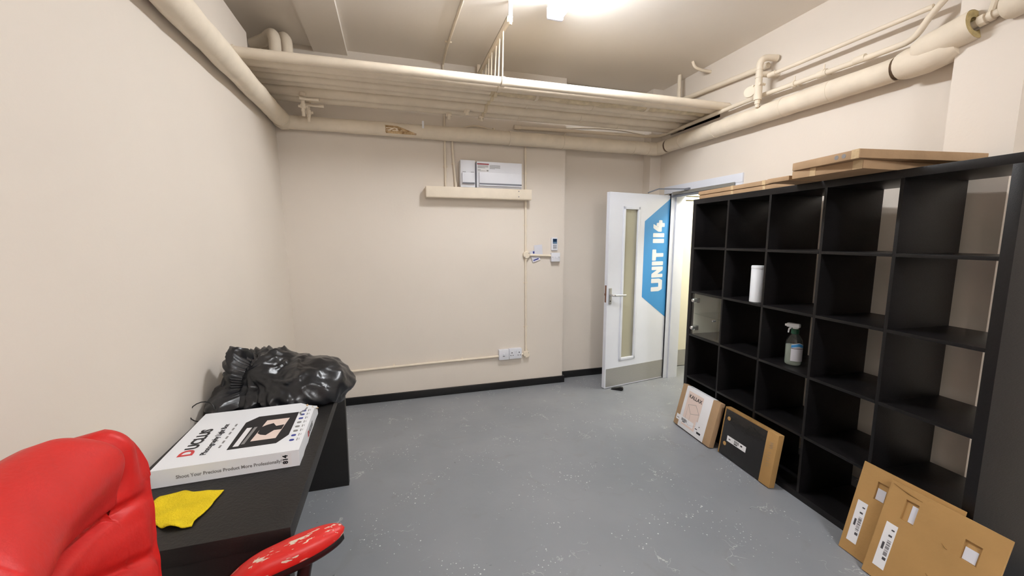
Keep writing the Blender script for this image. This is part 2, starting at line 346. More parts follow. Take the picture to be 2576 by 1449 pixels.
glyphs = [([(0, 1), (0, .3), (.14, 0), (.86, 0), (1, .3), (1, 1), (.66, 1), (.66, .34), (.34, .34), (.34, 1)], .958, 1.092),
          ([(0, 0), (0, 1), (.34, 1), (.68, .52), (.68, 1), (1, 1), (1, 0), (.66, 0), (.32, .48), (.32, 0)], 1.104, 1.219),
          ([(0, 0), (0, 1), (1, 1), (1, 0)], 1.231, 1.272),
          ([(.33, 0), (.33, .66), (0, .66), (0, 1), (1, 1), (1, .66), (.67, .66), (.67, 0)], 1.281, 1.396),
          ([(0, 0), (0, 1), (1, 1), (1, 0)], 1.462, 1.506), ([(0, 0), (0, 1), (1, 1), (1, 0)], 1.522, 1.564),
          ([(.42, 0), (.42, .25), (0, .25), (0, .55), (.3, 1), (.66, 1), (.4, .56), (.46, .56), (.46, .72), (.76, .72), (.76, .52), (1, .52), (1, .22), (.76, .22), (.76, 0)], 1.579, 1.697)]
for g, z0, z1 in glyphs: build('letter', letter(g, z0, z1), M_vinyl, sg, DF)
hn = build('door_handle', B((.017, -.008, .862), (.052, .0, 1.022), .003), M_steel, d1, DF)
lv = MB().tube(arc([(.034, 0, .955), (.034, -.055, .955), (.19, -.055, .95)], .03), .0095, 12); build('lever', lv, M_chrome, hn, DF)
build('keyhole', MB().lathe([(.006, 0), (.006, .002)], 12, Matrix.Translation((.034, -.0095, .895)) @ Matrix.Rotation(R(90), 4, 'X')), M_ink, hn, DF)
lt = B((-.002, .012, .88), (.001, .034, 1.05)); lt.box((-.012, .017, .95), (.0, .029, .972), .002); build('latch_plate', lt, M_brass, d1, DF)
for hz in (.22, .98, 1.72): build('hinge', MB().tube([(DW+.004, DT*.2, hz-.045), (DW+.004, DT*.2, hz+.045)], .007, 10), M_chrome, d1, DF)
dc = thing('door_closer', 'grey metal door closer with folding arm over the doorway', 'door closer', (2.79, 3.1, 1.96))
build('rail', B((2.766, 2.744, 1.955), (2.778, 3.52, 1.985), .002), M_alu, dc)
build('stop_strip', B((2.775, 2.746, 1.932), (2.79, 3.54, 1.954), .002), M_grey, dc)
a_ = MB().tube([(2.765, 3.30, 1.992), (2.60, 3.515, 2.012)], .0065, 8); a_.tube([(2.60, 3.515, 2.012), (2.49, 3.535, 1.972)], .0065, 8); a_.box((2.752, 3.27, 1.982), (2.782, 3.33, 2.002), .003)
build('arm', a_, M_grey, dc)
wg = MB().prism([(0, 0), (.10, 0), (.118, .012), (.112, .03), (.09, .034), (0, .006)], -.018, .018)
tag(build('door_wedge', wg, M_blkpl, None, Matrix.Translation((2.08, 3.432, .0005)) @ Matrix.Rotation(R(-38), 4, 'Z') @ Matrix.Rotation(R(90), 4, 'X')), 'black rubber wedge on the floor under the open door', 'door wedge')

# ================================================================== LIGHTS
def batten(y0, y1, label, strength):
    x = 1.075
    t = thing('ceiling_light', label, 'light', (x, (y0+y1)/2, 3.06))
    build('spine', B((x-.03, y0+.02, 3.008), (x+.03, y1-.02, 3.061), .004), M_white, t)
    RX = Matrix.Rotation(R(90), 4, 'X')
    build('diffuser', MB().prism([(x-.050, 2.955), (x-.036, 2.937), (x+.036, 2.937), (x+.050, 2.955)], -y1+.03, -y0-.03, RX), lamp_mat('lamp_lens', (.93, .96, 1), strength), t)
    build('diffuser_body', MB().prism([(x-.055, 3.01), (x-.054, 2.956), (x+.054, 2.956), (x+.055, 3.01)], -y1+.03, -y0-.03, RX), lamp_mat('lamp_sides', (.93, .96, 1), strength*.35), t)
    for ya, yb in ((y0, y0+.03), (y1-.03, y1)): build('end_cap', B((x-.057, ya, 2.933), (x+.057, yb, 3.013), .014, 4), M_white, t)
batten(2.0, 2.625, 'glowing fluorescent batten on the ceiling in front of the pipe rack', LAMP_NEAR)
batten(-2.35, -1.1, 'second fluorescent batten on the ceiling behind the viewer', LAMP_REAR)

# ================================================================== PIPES UNDER THE CEILING
PY = [2.90+.113*i for i in range(7)]; PZ = [2.622, 2.640, 2.653, 2.646, 2.654, 2.626, 2.616]; PR = [.031, .047, .047, .047, .047, .052, .050]
place = ['nearest the ceiling lamp, first of the seven in the rack', 'second in the rack from the lamp side', 'third in the rack, with crumbly lagging at its door end', 'fourth in the rack, the middle one of seven',
         'fifth in the rack from the lamp side', 'sixth in the rack, next to the rearmost', 'rearmost in the rack, closest to the back wall']
for i in range(7):
    a, b = (xl(2.65)-.03, PY[i]+.012, PZ[i]), (2.80 if i else 2.785, PY[i]-.02, PZ[i]+.006)
    t = thing('overhead_pipe', 'cream horizontal pipe ' + place[i], 'pipe', ((a[0]+b[0])/2, PY[i], PZ[i]), group='pipes in the ceiling rack')
    n = 60 if i else 24
    if i == 2:
        m_ = Vector(a).lerp(Vector(b), .45); build('sleeve', MB().tube(line(a, m_, 40), PR[i], 18, jit=.0012), M_lag, t)
        build('crumbly_lagging', MB().tube(line(m_, b, 90), PR[i]+.005, 24, jit=.009, jf=11), M_rough, t)
    else:
        build('sleeve', MB().tube(line(a, b, n), PR[i], 18, jit=0 if i == 0 else .0012, jf=7), M_pipe if i == 0 else M_lag, t)
    if i == 0:
        build('end_rim', MB().tube([(xl(2.6)-.002, PY[0]+.012, PZ[0]), (xl(2.6)+.012, PY[0]+.012, PZ[0])], PR[0]+.008, 18), M_pipe, t)
    if i > 1:
        for fx in ((.3, .7) if i % 2 else (.22, .55, .82)):
            p = Vector(a).lerp(Vector(b), fx); build('joint_band', MB().tube([p-Vector((.012, 0, 0)), p+Vector((.012, 0, 0))], PR[i]+.0025+(.009 if i == 2 and fx > .45 else 0), 18), M_lag, t)
# hanger
h = thing('pipe_hanger', 'cream angle bracket with drop rods holding the pipe rack', 'bracket', (.80, 3.2, 2.93))
rl = B((.775, 2.70, 2.925), (.781, 3.74, 2.962)); rl.box((.775, 2.70, 2.957), (.815, 3.74, 2.963)); build('angle_rail', rl, M_pipe, h)
st = B((.786, 2.705, 2.93), (.814, 2.715, 3.061)); st.tube([(.8, 2.712, 2.915), (.8, 2.712, 2.957)], .011, 10); build('ceiling_strap', st, M_pipe, h)
st = B((.786, 3.71, 2.93), (.814, 3.72, 3.061)); build('ceiling_strap', st, M_pipe, h)
for i in range(7):
    build('drop_rod', MB().tube([(.80+.004*(i % 3), PY[i]-.012, 2.958), (.797, PY[i], PZ[i]+PR[i]-.004)], .0055, 8), M_pipe, h)
    x = .797; rr = PR[i]+.004+(.012 if i == 2 else 0)
    build('pipe_clip', MB().tube([(x-.012, PY[i]-.008, PZ[i]), (x+.012, PY[i]-.008, PZ[i])], rr, 18), M_pipe if i < 2 else M_rough, h)
for k, (x, lb) in enumerate(((.505, 'left'), (.64, 'middle'), (.785, 'right'))):
    i = 6 if k != 1 else 5
    c = MB().box((x-.022, PY[i]-.03, PZ[i]-PR[i]-.012), (x+.022, PY[i]+.03, PZ[i]-PR[i]+.01), .003); c.tube([(x, PY[i]-.02, PZ[i]-PR[i]-.04), (x, PY[i]-.02, PZ[i]-PR[i]+.0)], .013, 10)
    tag(build('pipe_bracket', c, M_pipe, None, origin=(x, PY[i], PZ[i]-PR[i])), 'small cream bracket clipped under the rear rack pipes, %s of three' % lb, 'bracket', 'brackets under the rear pipes')
# drain valves
for k, (x, y, i, lb) in enumerate(((-.60, 3.44, 5, 'sixth'), (-.585, 3.56, 6, 'rearmost'))):
    zt = PZ[i]-PR[i]+.004; t = thing('drain_valve', 'cream lever drain valve hanging under the %s rack pipe' % lb, 'valve', (x, y, zt-.08), group='drain valves')
    v = MB().tube([(x, y, zt+.01), (x, y, zt-.014)], .023, 12); v.tube([(x, y, zt-.012), (x, y, zt-.125)], .014, 12); v.tube([(x, y, zt-.07), (x, y, zt-.10)], .020, 6); v.tube([(x-.032, y, zt-.085), (x+.032, y, zt-.085)], .009, 8); build('body', v, M_pipe, t)
    v = MB().tube([(x-.016, y-.022, zt-.034), (x+.035, y-.024, zt-.038), (x+.115, y-.022, zt-.036)], [.014, .009, .012], 10); build('lever', v, M_pipe, t)
    build('outlet', MB().tube([(x, y, zt-.122), (x, y, zt-.155)], .011, 12), M_pipe, t)
# two lagged risers turning into the upper corner
for (x, y, zt, i, lb) in ((-.745, 3.37, 2.93, 4, 'front'), (-.69, 3.47, 2.96, 5, 'rear')):
    p = arc([(x, y, PZ[i]), (x, y, zt+.035), (x-.10, y+.16, zt+.035), (x-.2, y+.24, zt+.03)], .09, 8)
    t = MB().tube(p, .040, 18, jit=.004); tag(build('riser_pipe', t, M_lag, None, origin=(x, y, PZ[i])), 'fat lagged elbow rising from the rack in the ceiling corner, the %s one' % lb, 'pipe', 'lagged elbows')

# perimeter lagged pipe
PP = thing('perimeter_pipe', 'thick lagged pipe running round three walls below the rack', 'pipe', (1, 3.70, 2.44))
build('left_run', MB().tube(line((-.795, -3.59, 2.435), (-.80, 3.66, 2.445), 120), .062, 20, jit=.006, jf=3), M_lag, PP)
build('back_run', MB().tube(line((-.80, 3.695, 2.437), (2.70, 3.695, 2.44), 110), [.052+.011*min(1, i/60) for i in range(111)], 20, jit=.003, jf=5), M_lag, PP)
build('right_run', MB().tube(line((2.715, 3.535, 2.448), (2.715, 1.632, 2.445), 70), .064, 20, jit=.003, jf=5), M_lag, PP)
build('elbow', MB().tube([(-.797, 3.60, 2.442), (-.80, 3.66, 2.441), (-.798, 3.695, 2.438), (-.76, 3.697, 2.438)], [.064, .066, .064, .058], 20), M_lag, PP)
build('elbow', MB().tube(arc([(2.56, 3.695, 2.44), (2.70, 3.70, 2.44), (2.715, 3.568, 2.447)], .05), .067, 20), M_lag, PP)
for p, d in (((2.715, 3.552, 2.447), (0, 1, 0)), ((2.71, 1.615, 2.445), (0, 1, 0))):
    p = Vector(p); d = Vector(d)*.026; build('dark_joint_ring', MB().tube([p-d, p+d], .057, 20), M_gap, PP)
for x in (.29, 1.08, 1.62, 2.40): 
    build('strap', MB().tube([(x-.007, 3.695, 2.438), (x+.007, 3.695, 2.438)], .0655 if x > .5 else .061, 20), M_lag, PP); 
build('clip_tab', B((.283, 3.636, 2.452), (.30, 3.645, 2.515), .002), M_paper, PP)
for y in (3.35, 2.93, 2.30, 1.98): build('strap', MB().tube([(2.715, y-.008, 2.447), (2.715, y+.008, 2.447)], .0668, 20), M_lag, PP)
def torn(u, v):
    x = -.016+.25*u; w = 1-max(0, (u-.35)/.65)*.82; a = R(-44)+R(62)*w*v
    r = .0605+.002*noise.noise((x*60, a*9, 3))-.004*math.sin(math.pi*v)
    return (x+.004*noise.noise((v*9, 1, u)), 3.695-r*math.cos(a), 2.438+r*math.sin(a))
build('torn_patch', MB().grid(torn, 26, 10), M_torn, PP)
fl = MB().tube([(-.018, 3.638, 2.40), (-.014, 3.632, 2.428), (-.02, 3.634, 2.458)], .0025, 6); fl.tube([(-.016, 3.634, 2.452), (.07, 3.632, 2.450), (.16, 3.640, 2.418), (.235, 3.647, 2.405)], .002, 6); build('torn_edge', fl, M_torn, PP)
# the swept end over the buttress
en = MB().tube([(2.70, 1.598, 2.445), (2.698, 1.594, 2.445), (2.694, 1.565, 2.445), (2.69, 1.48, 2.445), (2.685, 1.40, 2.45), (2.685, 1.36, 2.455)], [.05, .070, .078, .078, .07, .05], 20, jit=.003); build('branch_saddle', en, M_lag, PP)
A0, A1 = Vector((2.672, 1.535, 2.472)), Vector((2.655, 1.295, 2.512))
ax = (A1-A0).normalized()
sl = MB().tube([A0, A0+ax*.02]+line(A0+ax*.05, A1, 8), [.03, .058]+[.068]*9, 22, caps=False, jit=.002); build('branch_sleeve', sl, M_lag, PP)
build('insulation_face', MB().lathe([(.03, -.03), (.034, -.002), (.067, 0), (.067, -.02), (.03, -.04)], 24, Matrix.Translation(A1) @ ax.to_track_quat('Z', 'Y').to_matrix().to_4x4(), closed=False), M_yins, PP)
cp = MB().tube([A1-ax*.1, A1+ax*.10], .017, 12); cp.tube([A1+ax*.012, A1+ax*.035], .027, 8); cp.tube([A1+ax*.045, A1+ax*.06], .024, 12)
cp.tube([A1+ax*.05+Vector((0, 0, 0)), A1+ax*.055+Vector((.02, 0, .09))], .015, 10); build('copper_union', cp, M_pipe, PP)
build('near_sleeve', MB().tube([A1+ax*.085, A1+ax*.095]+line(A1+ax*.115, A1+ax*.9, 24), [.03, .048]+[.057]*25, 20, jit=.004), M_lag, PP)

# small bore pipes
t = thing('hot_water_pipe', 'slim cream pipe along the back and right walls above the lagged pipe', 'pipe', (2.0, 3.74, 2.56))
build('pipe', MB().tube(arc([(1.15, 3.735, 2.552), (2.60, 3.735, 2.572), (2.712, 3.70, 2.574), (2.722, 3.60, 2.574), (2.722, 2.6, 2.592), (2.722, 1.80, 2.572), (2.715, 1.565, 2.568), (2.705, 1.50, 2.66), (2.70, 1.40, 2.75), (2.70, 1.2, 2.80)], .07), .0165, 14), M_pipe, t)
build('end_socket', MB().tube([(1.14, 3.735, 2.552), (1.205, 3.735, 2.553)], .021, 14), M_pipe, t)
for y in (2.05, 1.83): build('coupling', MB().tube([(2.722, y-.03, 2.579), (2.722, y+.03, 2.579)], .0215, 14), M_pipe, t)
for y in (2.24, 2.04):
    c = MB().tube([(2.722, y-.008, 2.582), (2.722, y+.008, 2.582)], .0225, 14); c.tube([(2.722, y, 2.60), (2.722, y, 2.632)], .005, 8); c.tube([(2.722, y, 2.582), (2.79, y, 2.582)], .006, 8); build('pipe_ring', c, M_pipe, t)
t = thing('cold_feed_pipe', 'thin cream pipe high on the right wall sloping from the gauge assembly', 'pipe', (2.7, 2.0, 2.70))
build('pipe', MB().tube([(2.70, 2.42, 2.704), (2.70, 1.49, 2.694)], .0135, 12), M_pipe, t); build('coupling', MB().tube([(2.70, 2.43, 2.704), (2.70, 2.37, 2.704)], .018, 12), M_pipe, t)
t = thing('wall_pipe', 'cream pipe behind the gauge assembly running to the ceiling corner', 'pipe', (2.755, 3.0, 2.83))
build('pipe', MB().tube([(2.757, 3.62, 2.865), (2.757, 2.49, 2.808)], .021, 14), M_pipe, t)
tag(build('drop_pipe', MB().tube([(2.685, 3.39, 3.061), (2.685, 3.39, 2.62)], .0175, 14), M_pipe, None, origin=(2.685, 3.39, 3.06)), 'short vertical pipe dropping from the ceiling into the rack near the door', 'pipe')
tag(build('bent_conduit', MB().tube(arc([(2.59, 3.11, 3.062), (2.615, 3.11, 3.012), (2.70, 3.11, 2.998), (2.80, 3.11, 2.998)], .05), .0125, 12), M_pipe, None, origin=(2.6, 3.11, 3.06)), 'short bent conduit stub between ceiling and right wall', 'conduit')
ga = thing('gauge_assembly', 'cream swan neck pipe with round dial gauge above the doorway', 'gauge', (2.65, 2.47, 2.55))
gp = arc([(2.652, 2.468, 2.55), (2.652, 2.468, 2.84), (2.775, 2.435, 2.838)], .085, 10); build('swan_neck', MB().tube(gp, .0235, 16), M_pipe, ga)
for z in (2.755, 2.700): build('band', MB().tube([(2.652, 2.468, z-.004), (2.652, 2.468, z+.004)], .0262, 16), M_pipe, ga)
build('tee', MB().tube([(2.652, 2.468, 2.725), (2.79, 2.43, 2.720)], .021, 14), M_pipe, ga)
gd = MB().lathe([(.036, 0), (.04, .004), (.04, .016), (.034, .02)], 22, Matrix.Translation((2.628, 2.515, 2.607)) @ Vector((-.80, -.35, .1)).to_track_quat('Z', 'Y').to_matrix().to_4x4()); build('dial', gd, M_pipe, ga)
vb = MB().tube([(2.652, 2.468, 2.54), (2.652, 2.468, 2.64)], .028, 12); vb.tube([(2.652, 2.468, 2.545), (2.652, 2.468, 2.51)], .019, 10); vb.tube([(2.652, 2.468, 2.512), (2.652, 2.468, 2.488)], .014, 10)
vb.tube([(2.635, 2.50, 2.61), (2.66, 2.46, 2.61)], .014, 10); vb.tube([(2.63, 2.44, 2.645), (2.68, 2.44, 2.645)], .010, 8); vb.tube([(2.62, 2.49, 2.645), (2.66, 2.50, 2.645)], .008, 8); build('valve_body', vb, M_pipe, ga)

# conduits and cables on the back wall
YW = 3.77
def saddle(x, z, par, vert=True, nm='saddle'):
    c = MB().box((x-.022, YW-.004, z-.006), (x+.022, YW+.001, z+.006), .0015) if vert else MB().box((x-.006, YW-.004, z-.022), (x+.006, YW+.001, z+.022), .0015)
    c.tube([(x, YW-.011, z-.007), (x, YW-.011, z+.007)] if vert else [(x-.007, YW-.011, z), (x+.007, YW-.011, z)], .0125, 12); build(nm, c, M_pipe, par)
t = thing('ceiling_conduit', 'thin cream conduit crossing the ceiling and dropping behind the pipes to the trunking', 'conduit', (.49, YW, 2.5))
build('conduit', MB().tube(arc([(.52, .6, 3.05), (.495, 2.8, 3.05), (.482, 3.45, 3.05), (.487, 3.755, 3.045), (.489, 3.758, 2.9), (.491, 3.758, 1.965)], .03), .0095, 12), M_pipe, t); saddle(.491, 2.165, t)
build('ceiling_saddle', B((.455, 3.36, 3.048), (.51, 3.372, 3.061), .002), M_pipe, t)
t = thing('meter_cable', 'bowed cream cable entering the trunking left of the isolator box', 'cable', (.575, YW, 2.2))
build('cable', MB().tube(arc([(.556, 3.756, 2.50), (.558, 3.756, 2.33), (.572, 3.756, 2.15), (.585, 3.756, 1.965)], .1), .0105, 12), M_pipe, t); build('gland', MB().tube([(.583, 3.756, 2.03), (.586, 3.756, 1.97)], .0145, 12), M_pipe, t); saddle(.567, 2.195, t)
t = thing('vertical_conduit', 'cream vertical conduit with saddles and round junction boxes on the back wall', 'conduit', (1.27, YW, 1.2))
build('conduit', MB().tube([(1.258, 3.757, 2.43), (1.266, 3.757, 1.6), (1.275, 3.757, .33)], .0105, 12), M_pipe, t)
for x, z in ((1.261, 2.14), (1.267, 1.642), (1.27, 1.075), (1.273, .628)): saddle(x, z, t)
for x, z in ((1.272, 1.353), (1.277, .342)):
    jb = build('junction_box', MB().lathe([(.034, 0), (.034, .03), (.031, .034), (.031, .036)], 24, Matrix.Translation((x, YW, z)) @ Matrix.Rotation(R(90), 4, 'X')), M_pipe, t)
    for dx, dz in ((.02, .017), (-.018, -.02)): build('screw', MB().lathe([(.004, 0), (.004, .0015)], 8, Matrix.Translation((x+dx, YW-.0355, z+dz)) @ Matrix.Rotation(R(90), 4, 'X')), M_inkg, jb)
    build('hub', MB().tube([(x, 3.756, z+.03), (x, 3.756, z+.052)], .0145, 12), M_pipe, t)
build('hub', MB().tube([(1.272, 3.756, 1.30), (1.272, 3.756, 1.325)], .0145, 12), M_pipe, t)
tag(build('switch_conduit', MB().tube([(1.30, 3.752, 1.351), (1.535, 3.752, 1.341)], .0115, 12), M_pipe, None, origin=(1.4, YW, 1.34)), 'short horizontal conduit between the junction box and the blank switch plate', 'conduit')
t = thing('low_conduit', 'long low cream conduit running left from the sockets behind the desk', 'conduit', (.2, YW, .33))
build('conduit', MB().tube([(1.255, 3.755, .343), (.985, 3.755, .342), (.2, 3.755, .332), (-.83, 3.755, .31)], .0115, 12), M_pipe, t)
for x in (.62, -.02): saddle(x, .337 if x > .3 else .329, t, False)
cab = thing('looped_cable', 'thin cream cable looping along the top of the lagged pipe', 'cable', (1.1, 3.73, 2.5))
build('cable', MB().tube(arc([(.60, 3.745, 2.455), (.637, 3.742, 2.503), (.70, 3.742, 2.528), (.77, 3.742, 2.541), (.85, 3.742, 2.53), (.934, 3.742, 2.512), (1.0, 3.742, 2.50), (1.10, 3.742, 2.491), (1.245, 3.742, 2.489), (1.45, 3.742, 2.488), (1.56, 3.742, 2.491), (1.634, 3.742, 2.506), (1.672, 3.745, 2.535)], .05, 3), .0075, 10), M_pipe, cab)
for x, z in ((.945, 2.511), (1.07, 2.494), (1.285, 2.489), (1.46, 2.488)): build('cable_clip', B((x-.008, 3.735, z-.008), (x+.008, 3.771, z+.022), .002), M_pipe, cab)
tag(build('slack_cable', MB().tube(arc([(1.675, 3.80, 2.60), (1.80, 3.872, 2.632), (2.10, 3.872, 2.655), (2.35, 3.872, 2.655), (2.62, 3.872, 2.63)], .1, 3), .006, 8), M_pipe, None, origin=(2.1, 3.87, 2.64)), 'thin slack cable sagging in the recess under the rack', 'cable')

# electrics
tr = thing('cable_trunking', 'cream metal trunking box under the fuse boards', 'trunking', (.80, YW, 1.93))
build('body', B((.306, 3.668, 1.879), (1.296, 3.771, 1.976), .002), M_pipe, tr); build('lid', B((.312, 3.664, 1.884), (1.292, 3.670, 1.972), .0015), M_pipe, tr)
for z in (1.955, 1.905): build('screw', MB().lathe([(.005, 0), (.005, .002)], 8, Matrix.Translation((1.165, 3.6635, z)) @ Matrix.Rotation(R(90), 4, 'X')), M_inkg, tr)
cu = thing('fuse_board', 'wide white consumer unit with warning sticker above the trunking', 'fuse box', (.98, YW, 2.1))
build('case', B((.764, 3.672, 1.978), (1.197, 3.771, 2.212), .004), M_plast, cu)
build('flap', B((.784, 3.655, 2.005), (1.192, 3.673, 2.112), .005), M_plast, cu); build('flap_lip', B((.782, 3.652, 1.994), (1.192, 3.670, 2.003), .003), M_plast, cu)
build('painted_flap_shadow', B((.786, 3.6535, 2.003), (1.190, 3.672, 2.018)), M_grey, cu)  # grey strip paints the shade between flap and lip
fk = build('sticker', B((.768, 3.6705, 2.120), (.878, 3.6725, 2.194)), M_paper, cu)
build('sticker_band', B((.768, 3.6698, 2.183), (.878, 3.671, 2.194)), M_warn, fk)
ln = MB()
for k in range(4): ln.box((.773, 3.6698, 2.174-k*.0065), (.872-(k == 3)*.03, 3.671, 2.1768-k*.0065))
ln.box((.773, 3.6698, 2.135), (.80, 3.671, 2.139)); ln.box((.773, 3.6698, 2.127), (.85, 3.671, 2.1295)); ln.box((.856, 3.6698, 2.126), (.874, 3.671, 2.136)); build('sticker_text', ln, M_inkg, fk)
ln = MB()
for k in range(6): ln.box((.886, 3.671, 2.180-k*.006), (.985-(k == 5)*.05, 3.6722, 2.1825-k*.006))
build('printed_notice', ln, M_inkg, cu)
iso = thing('isolator_box', 'small white isolator box left of the wide fuse board', 'switch box', (.68, YW, 2.1))
build('case', B((.616, 3.678, 1.978), (.751, 3.771, 2.219), .004), M_plast, iso); build('hood', B((.628, 3.655, 2.012), (.746, 3.68, 2.106), .007), M_plast, iso)
build('painted_hood_shadow', B((.632, 3.6545, 2.010), (.742, 3.678, 2.020), .002), M_grey, iso)  # shade along the hood's lower edge, painted as a grey strip
for x in (.635, .71): build('vent_slot', B((x, 3.677, 2.112), (x+.03, 3.679, 2.116)), M_inkg, iso)
kp = thing('alarm_keypad', 'small white alarm keypad with blue screen on the back wall', 'keypad', (1.572, YW, 1.46))
build('case', B((1.538, 3.745, 1.394), (1.606, 3.771, 1.524), .010, 4), M_plast, kp); build('screen', B((1.551, 3.7435, 1.462), (1.595, 3.746, 1.512)), M_screen, kp); build('lcd', B((1.553, 3.743, 1.463), (1.593, 3.745, 1.481)), M_lcd, kp)
for r_ in range(4):
    for c_ in range(3): build('key', B((1.5545+c_*.0135, 3.742, 1.414+r_*.0105), (1.5635+c_*.0135, 3.746, 1.4205+r_*.0105), .001), M_grey, kp)
sp = thing('switch_plate', 'square white blank switch plate just below the keypad', 'switch', (1.578, YW, 1.328))
build('back_box', B((1.534, 3.735, 1.286), (1.622, 3.771, 1.370), .003), M_plast, sp); build('plate', B((1.531, 3.728, 1.283), (1.625, 3.738, 1.372), .003), M_plast, sp)
build('rocker', B((1.571, 3.726, 1.315), (1.585, 3.730, 1.338), .002), M_plast, sp)
for x in (1.545, 1.612): build('screw', MB().lathe([(.0035, 0), (.0035, .001)], 8, Matrix.Translation((x, 3.7285, 1.328)) @ Matrix.Rotation(R(90), 4, 'X')), M_inkg, sp)
tg = basis((1.345, 3.760, 1.275), (.88, 0, .30), (-.30, 0, .9)); tgo = thing('paper_tag', 'pale paper instruction tag tucked behind the short conduit', 'tag', (1.37, YW, 1.35))
build('card', MB().box((0, 0, 0), (.085, .115, .0012), mtx=tg), M_tag, tgo)
ln = MB().box((.012, .012, .0012), (.07, .024, .0018), mtx=tg); ln.box((.03, .082, .0012), (.05, .104, .0018), mtx=tg); build('print', ln, M_inkb, tgo)
build('clear_sleeve', MB().box((.02, .06, .0020), (.105, .16, .0024), mtx=basis((1.35, 3.760, 1.285), (.98, 0, .1), (-.1, 0, .98))), M_tag, tgo)
s1 = thing('fused_spur', 'white single switched spur left of the twin socket', 'switch', (1.035, YW, .36))
build('plate', B((.985, 3.728, .308), (1.088, 3.771, .410), .004), M_plast, s1); build('rocker', B((1.024, 3.722, .350), (1.042, 3.729, .374), .002), M_plast, s1); build('slot', B((1.022, 3.7255, .343), (1.044, 3.7285, .348)), M_grey, s1)
s2 = thing('twin_socket', 'white double power socket beside the lower junction box', 'socket', (1.155, YW, .36))
build('plate', B((1.090, 3.728, .310), (1.222, 3.771, .413), .004), M_plast, s2)
pn = MB()
for cx_ in (1.118, 1.194):
    pn.box((cx_-.004, 3.7265, .368), (cx_+.004, 3.7285, .380)); pn.box((cx_-.016, 3.7265, .344), (cx_-.007, 3.7285, .350)); pn.box((cx_+.007, 3.7265, .344), (cx_+.016, 3.7285, .350))
build('pin_holes', pn, M_ink, s2)
for cx_ in (1.148, 1.166): build('rocker', B((cx_-.006, 3.723, .378), (cx_+.006, 3.729, .398), .002), M_plast, s2)

# ================================================================== BLACK CUBE SHELVING
KF = Matrix.Translation((2.312, 2.682, 0)) @ Matrix.Rotation(R(-4.6), 4, 'Z')     # local: x into the unit, -y along it towards the viewer, z up
T, tt, KS, KD = .038, .0155, 1.82, .385
cell = (KS-2*T-4*tt)/5
kx = thing('shelf_unit', 'large black brown five by five cube shelving unit on the right', 'shelving', (KD/2, -KS/2, 0), frame=KF)
build('top_panel', B((0, -KS, KS-T), (KD, 0, KS), .0015), M_black, kx, KF)
build('bottom_panel', B((0, -KS+T, 0), (KD, -T, T), .0015), M_black, kx, KF)
for y in (0, -KS+T): build('side_panel', B((0, y-T, 0), (KD, y, KS-T), .0015), M_black, kx, KF)
DV = [T+i*cell+(i-1)*tt for i in range(1, 5)]
for d in DV: build('divider', B((.001, -d-tt, T), (KD-.001, -d, KS-T), .001), M_black, kx, KF)
proto = None
for r_ in range(1, 5):
    for c_ in range(5):
        y0 = -(T+c_*(cell+tt)); z0 = T+r_*cell+(r_-1)*tt
        if proto is None:
            proto = build('shelf', B((.0, -cell, 0), (KD-.001, 0, tt), .001), M_black, kx, KF); me0 = proto.data; o = proto
        else:
            o = proto.copy(); COL.objects.link(o); o.parent = kx
        o.matrix_basis = Matrix.Translation((0, y0, z0))
def shelf_top(row): return T+row*cell+(row)*tt      # row 1..4 counted from the floor
# glass fronted insert: far column, third row
gi = thing('glass_cabinet', 'small glass door cabinet fitted in a cell of the farthest shelving column', 'cabinet', (.2, -T-cell/2, shelf_top(2)), frame=KF)
y1, y0, z0 = -T-.002, -T-cell+.002, shelf_top(2)+.001; z1 = z0+cell-.003
build('side_liner', B((.03, y1-.004, z0), (KD-.01, y1, z1)), M_liner, gi, KF); build('back_liner', B((KD-.015, y0, z0), (KD-.01, y1, z1)), M_liner, gi, KF)
gd = build('glass_door', B((.006, y0+.002, z0+.002), (.011, y1-.006, z1-.002)), M_glass, gi, KF)
for z in (z0+.055, z1-.055):
    build('hinge_knob', MB().lathe([(.013, 0), (.015, .003), (.015, .014), (.012, .018)], 18, Matrix.Translation((.006, y1-.03, z)) @ Matrix.Rotation(R(-90), 4, 'Y')), M_chrome, gd, KF)
    hg = MB().box((.012, y1-.05, z-.02), (.045, y1-.012, z+.02), .004); build('hinge_cup', hg, M_chrome, gd, KF)
build('pull', MB().tube([(.004, y0+.05, z0+.16), (-.02, y0+.05, z0+.16)], .006, 10), M_chrome, gd, KF)
build('glass_shelf', B((.03, y0+.004, z0+.165), (KD-.03, y1-.004, z0+.170)), M_glass, gi, KF)
# white canister, row 2 from the top
cz = shelf_top(3)
can = thing('canister', 'tall plain white canister standing in the second shelving column', 'canister', (.055, -.630, cz), frame=KF)
build('body', MB().lathe([(.038, 0), (.041, .003), (.041, .222), (.04, .224)], 28, Matrix.Translation((.055, -.628, cz))), M_vinyl, can, KF)
build('lid', MB().lathe([(.042, .224), (.042, .238), (.039, .243), (.0, .244)], 28, Matrix.Translation((.055, -.628, cz))), M_vinyl, can, KF)
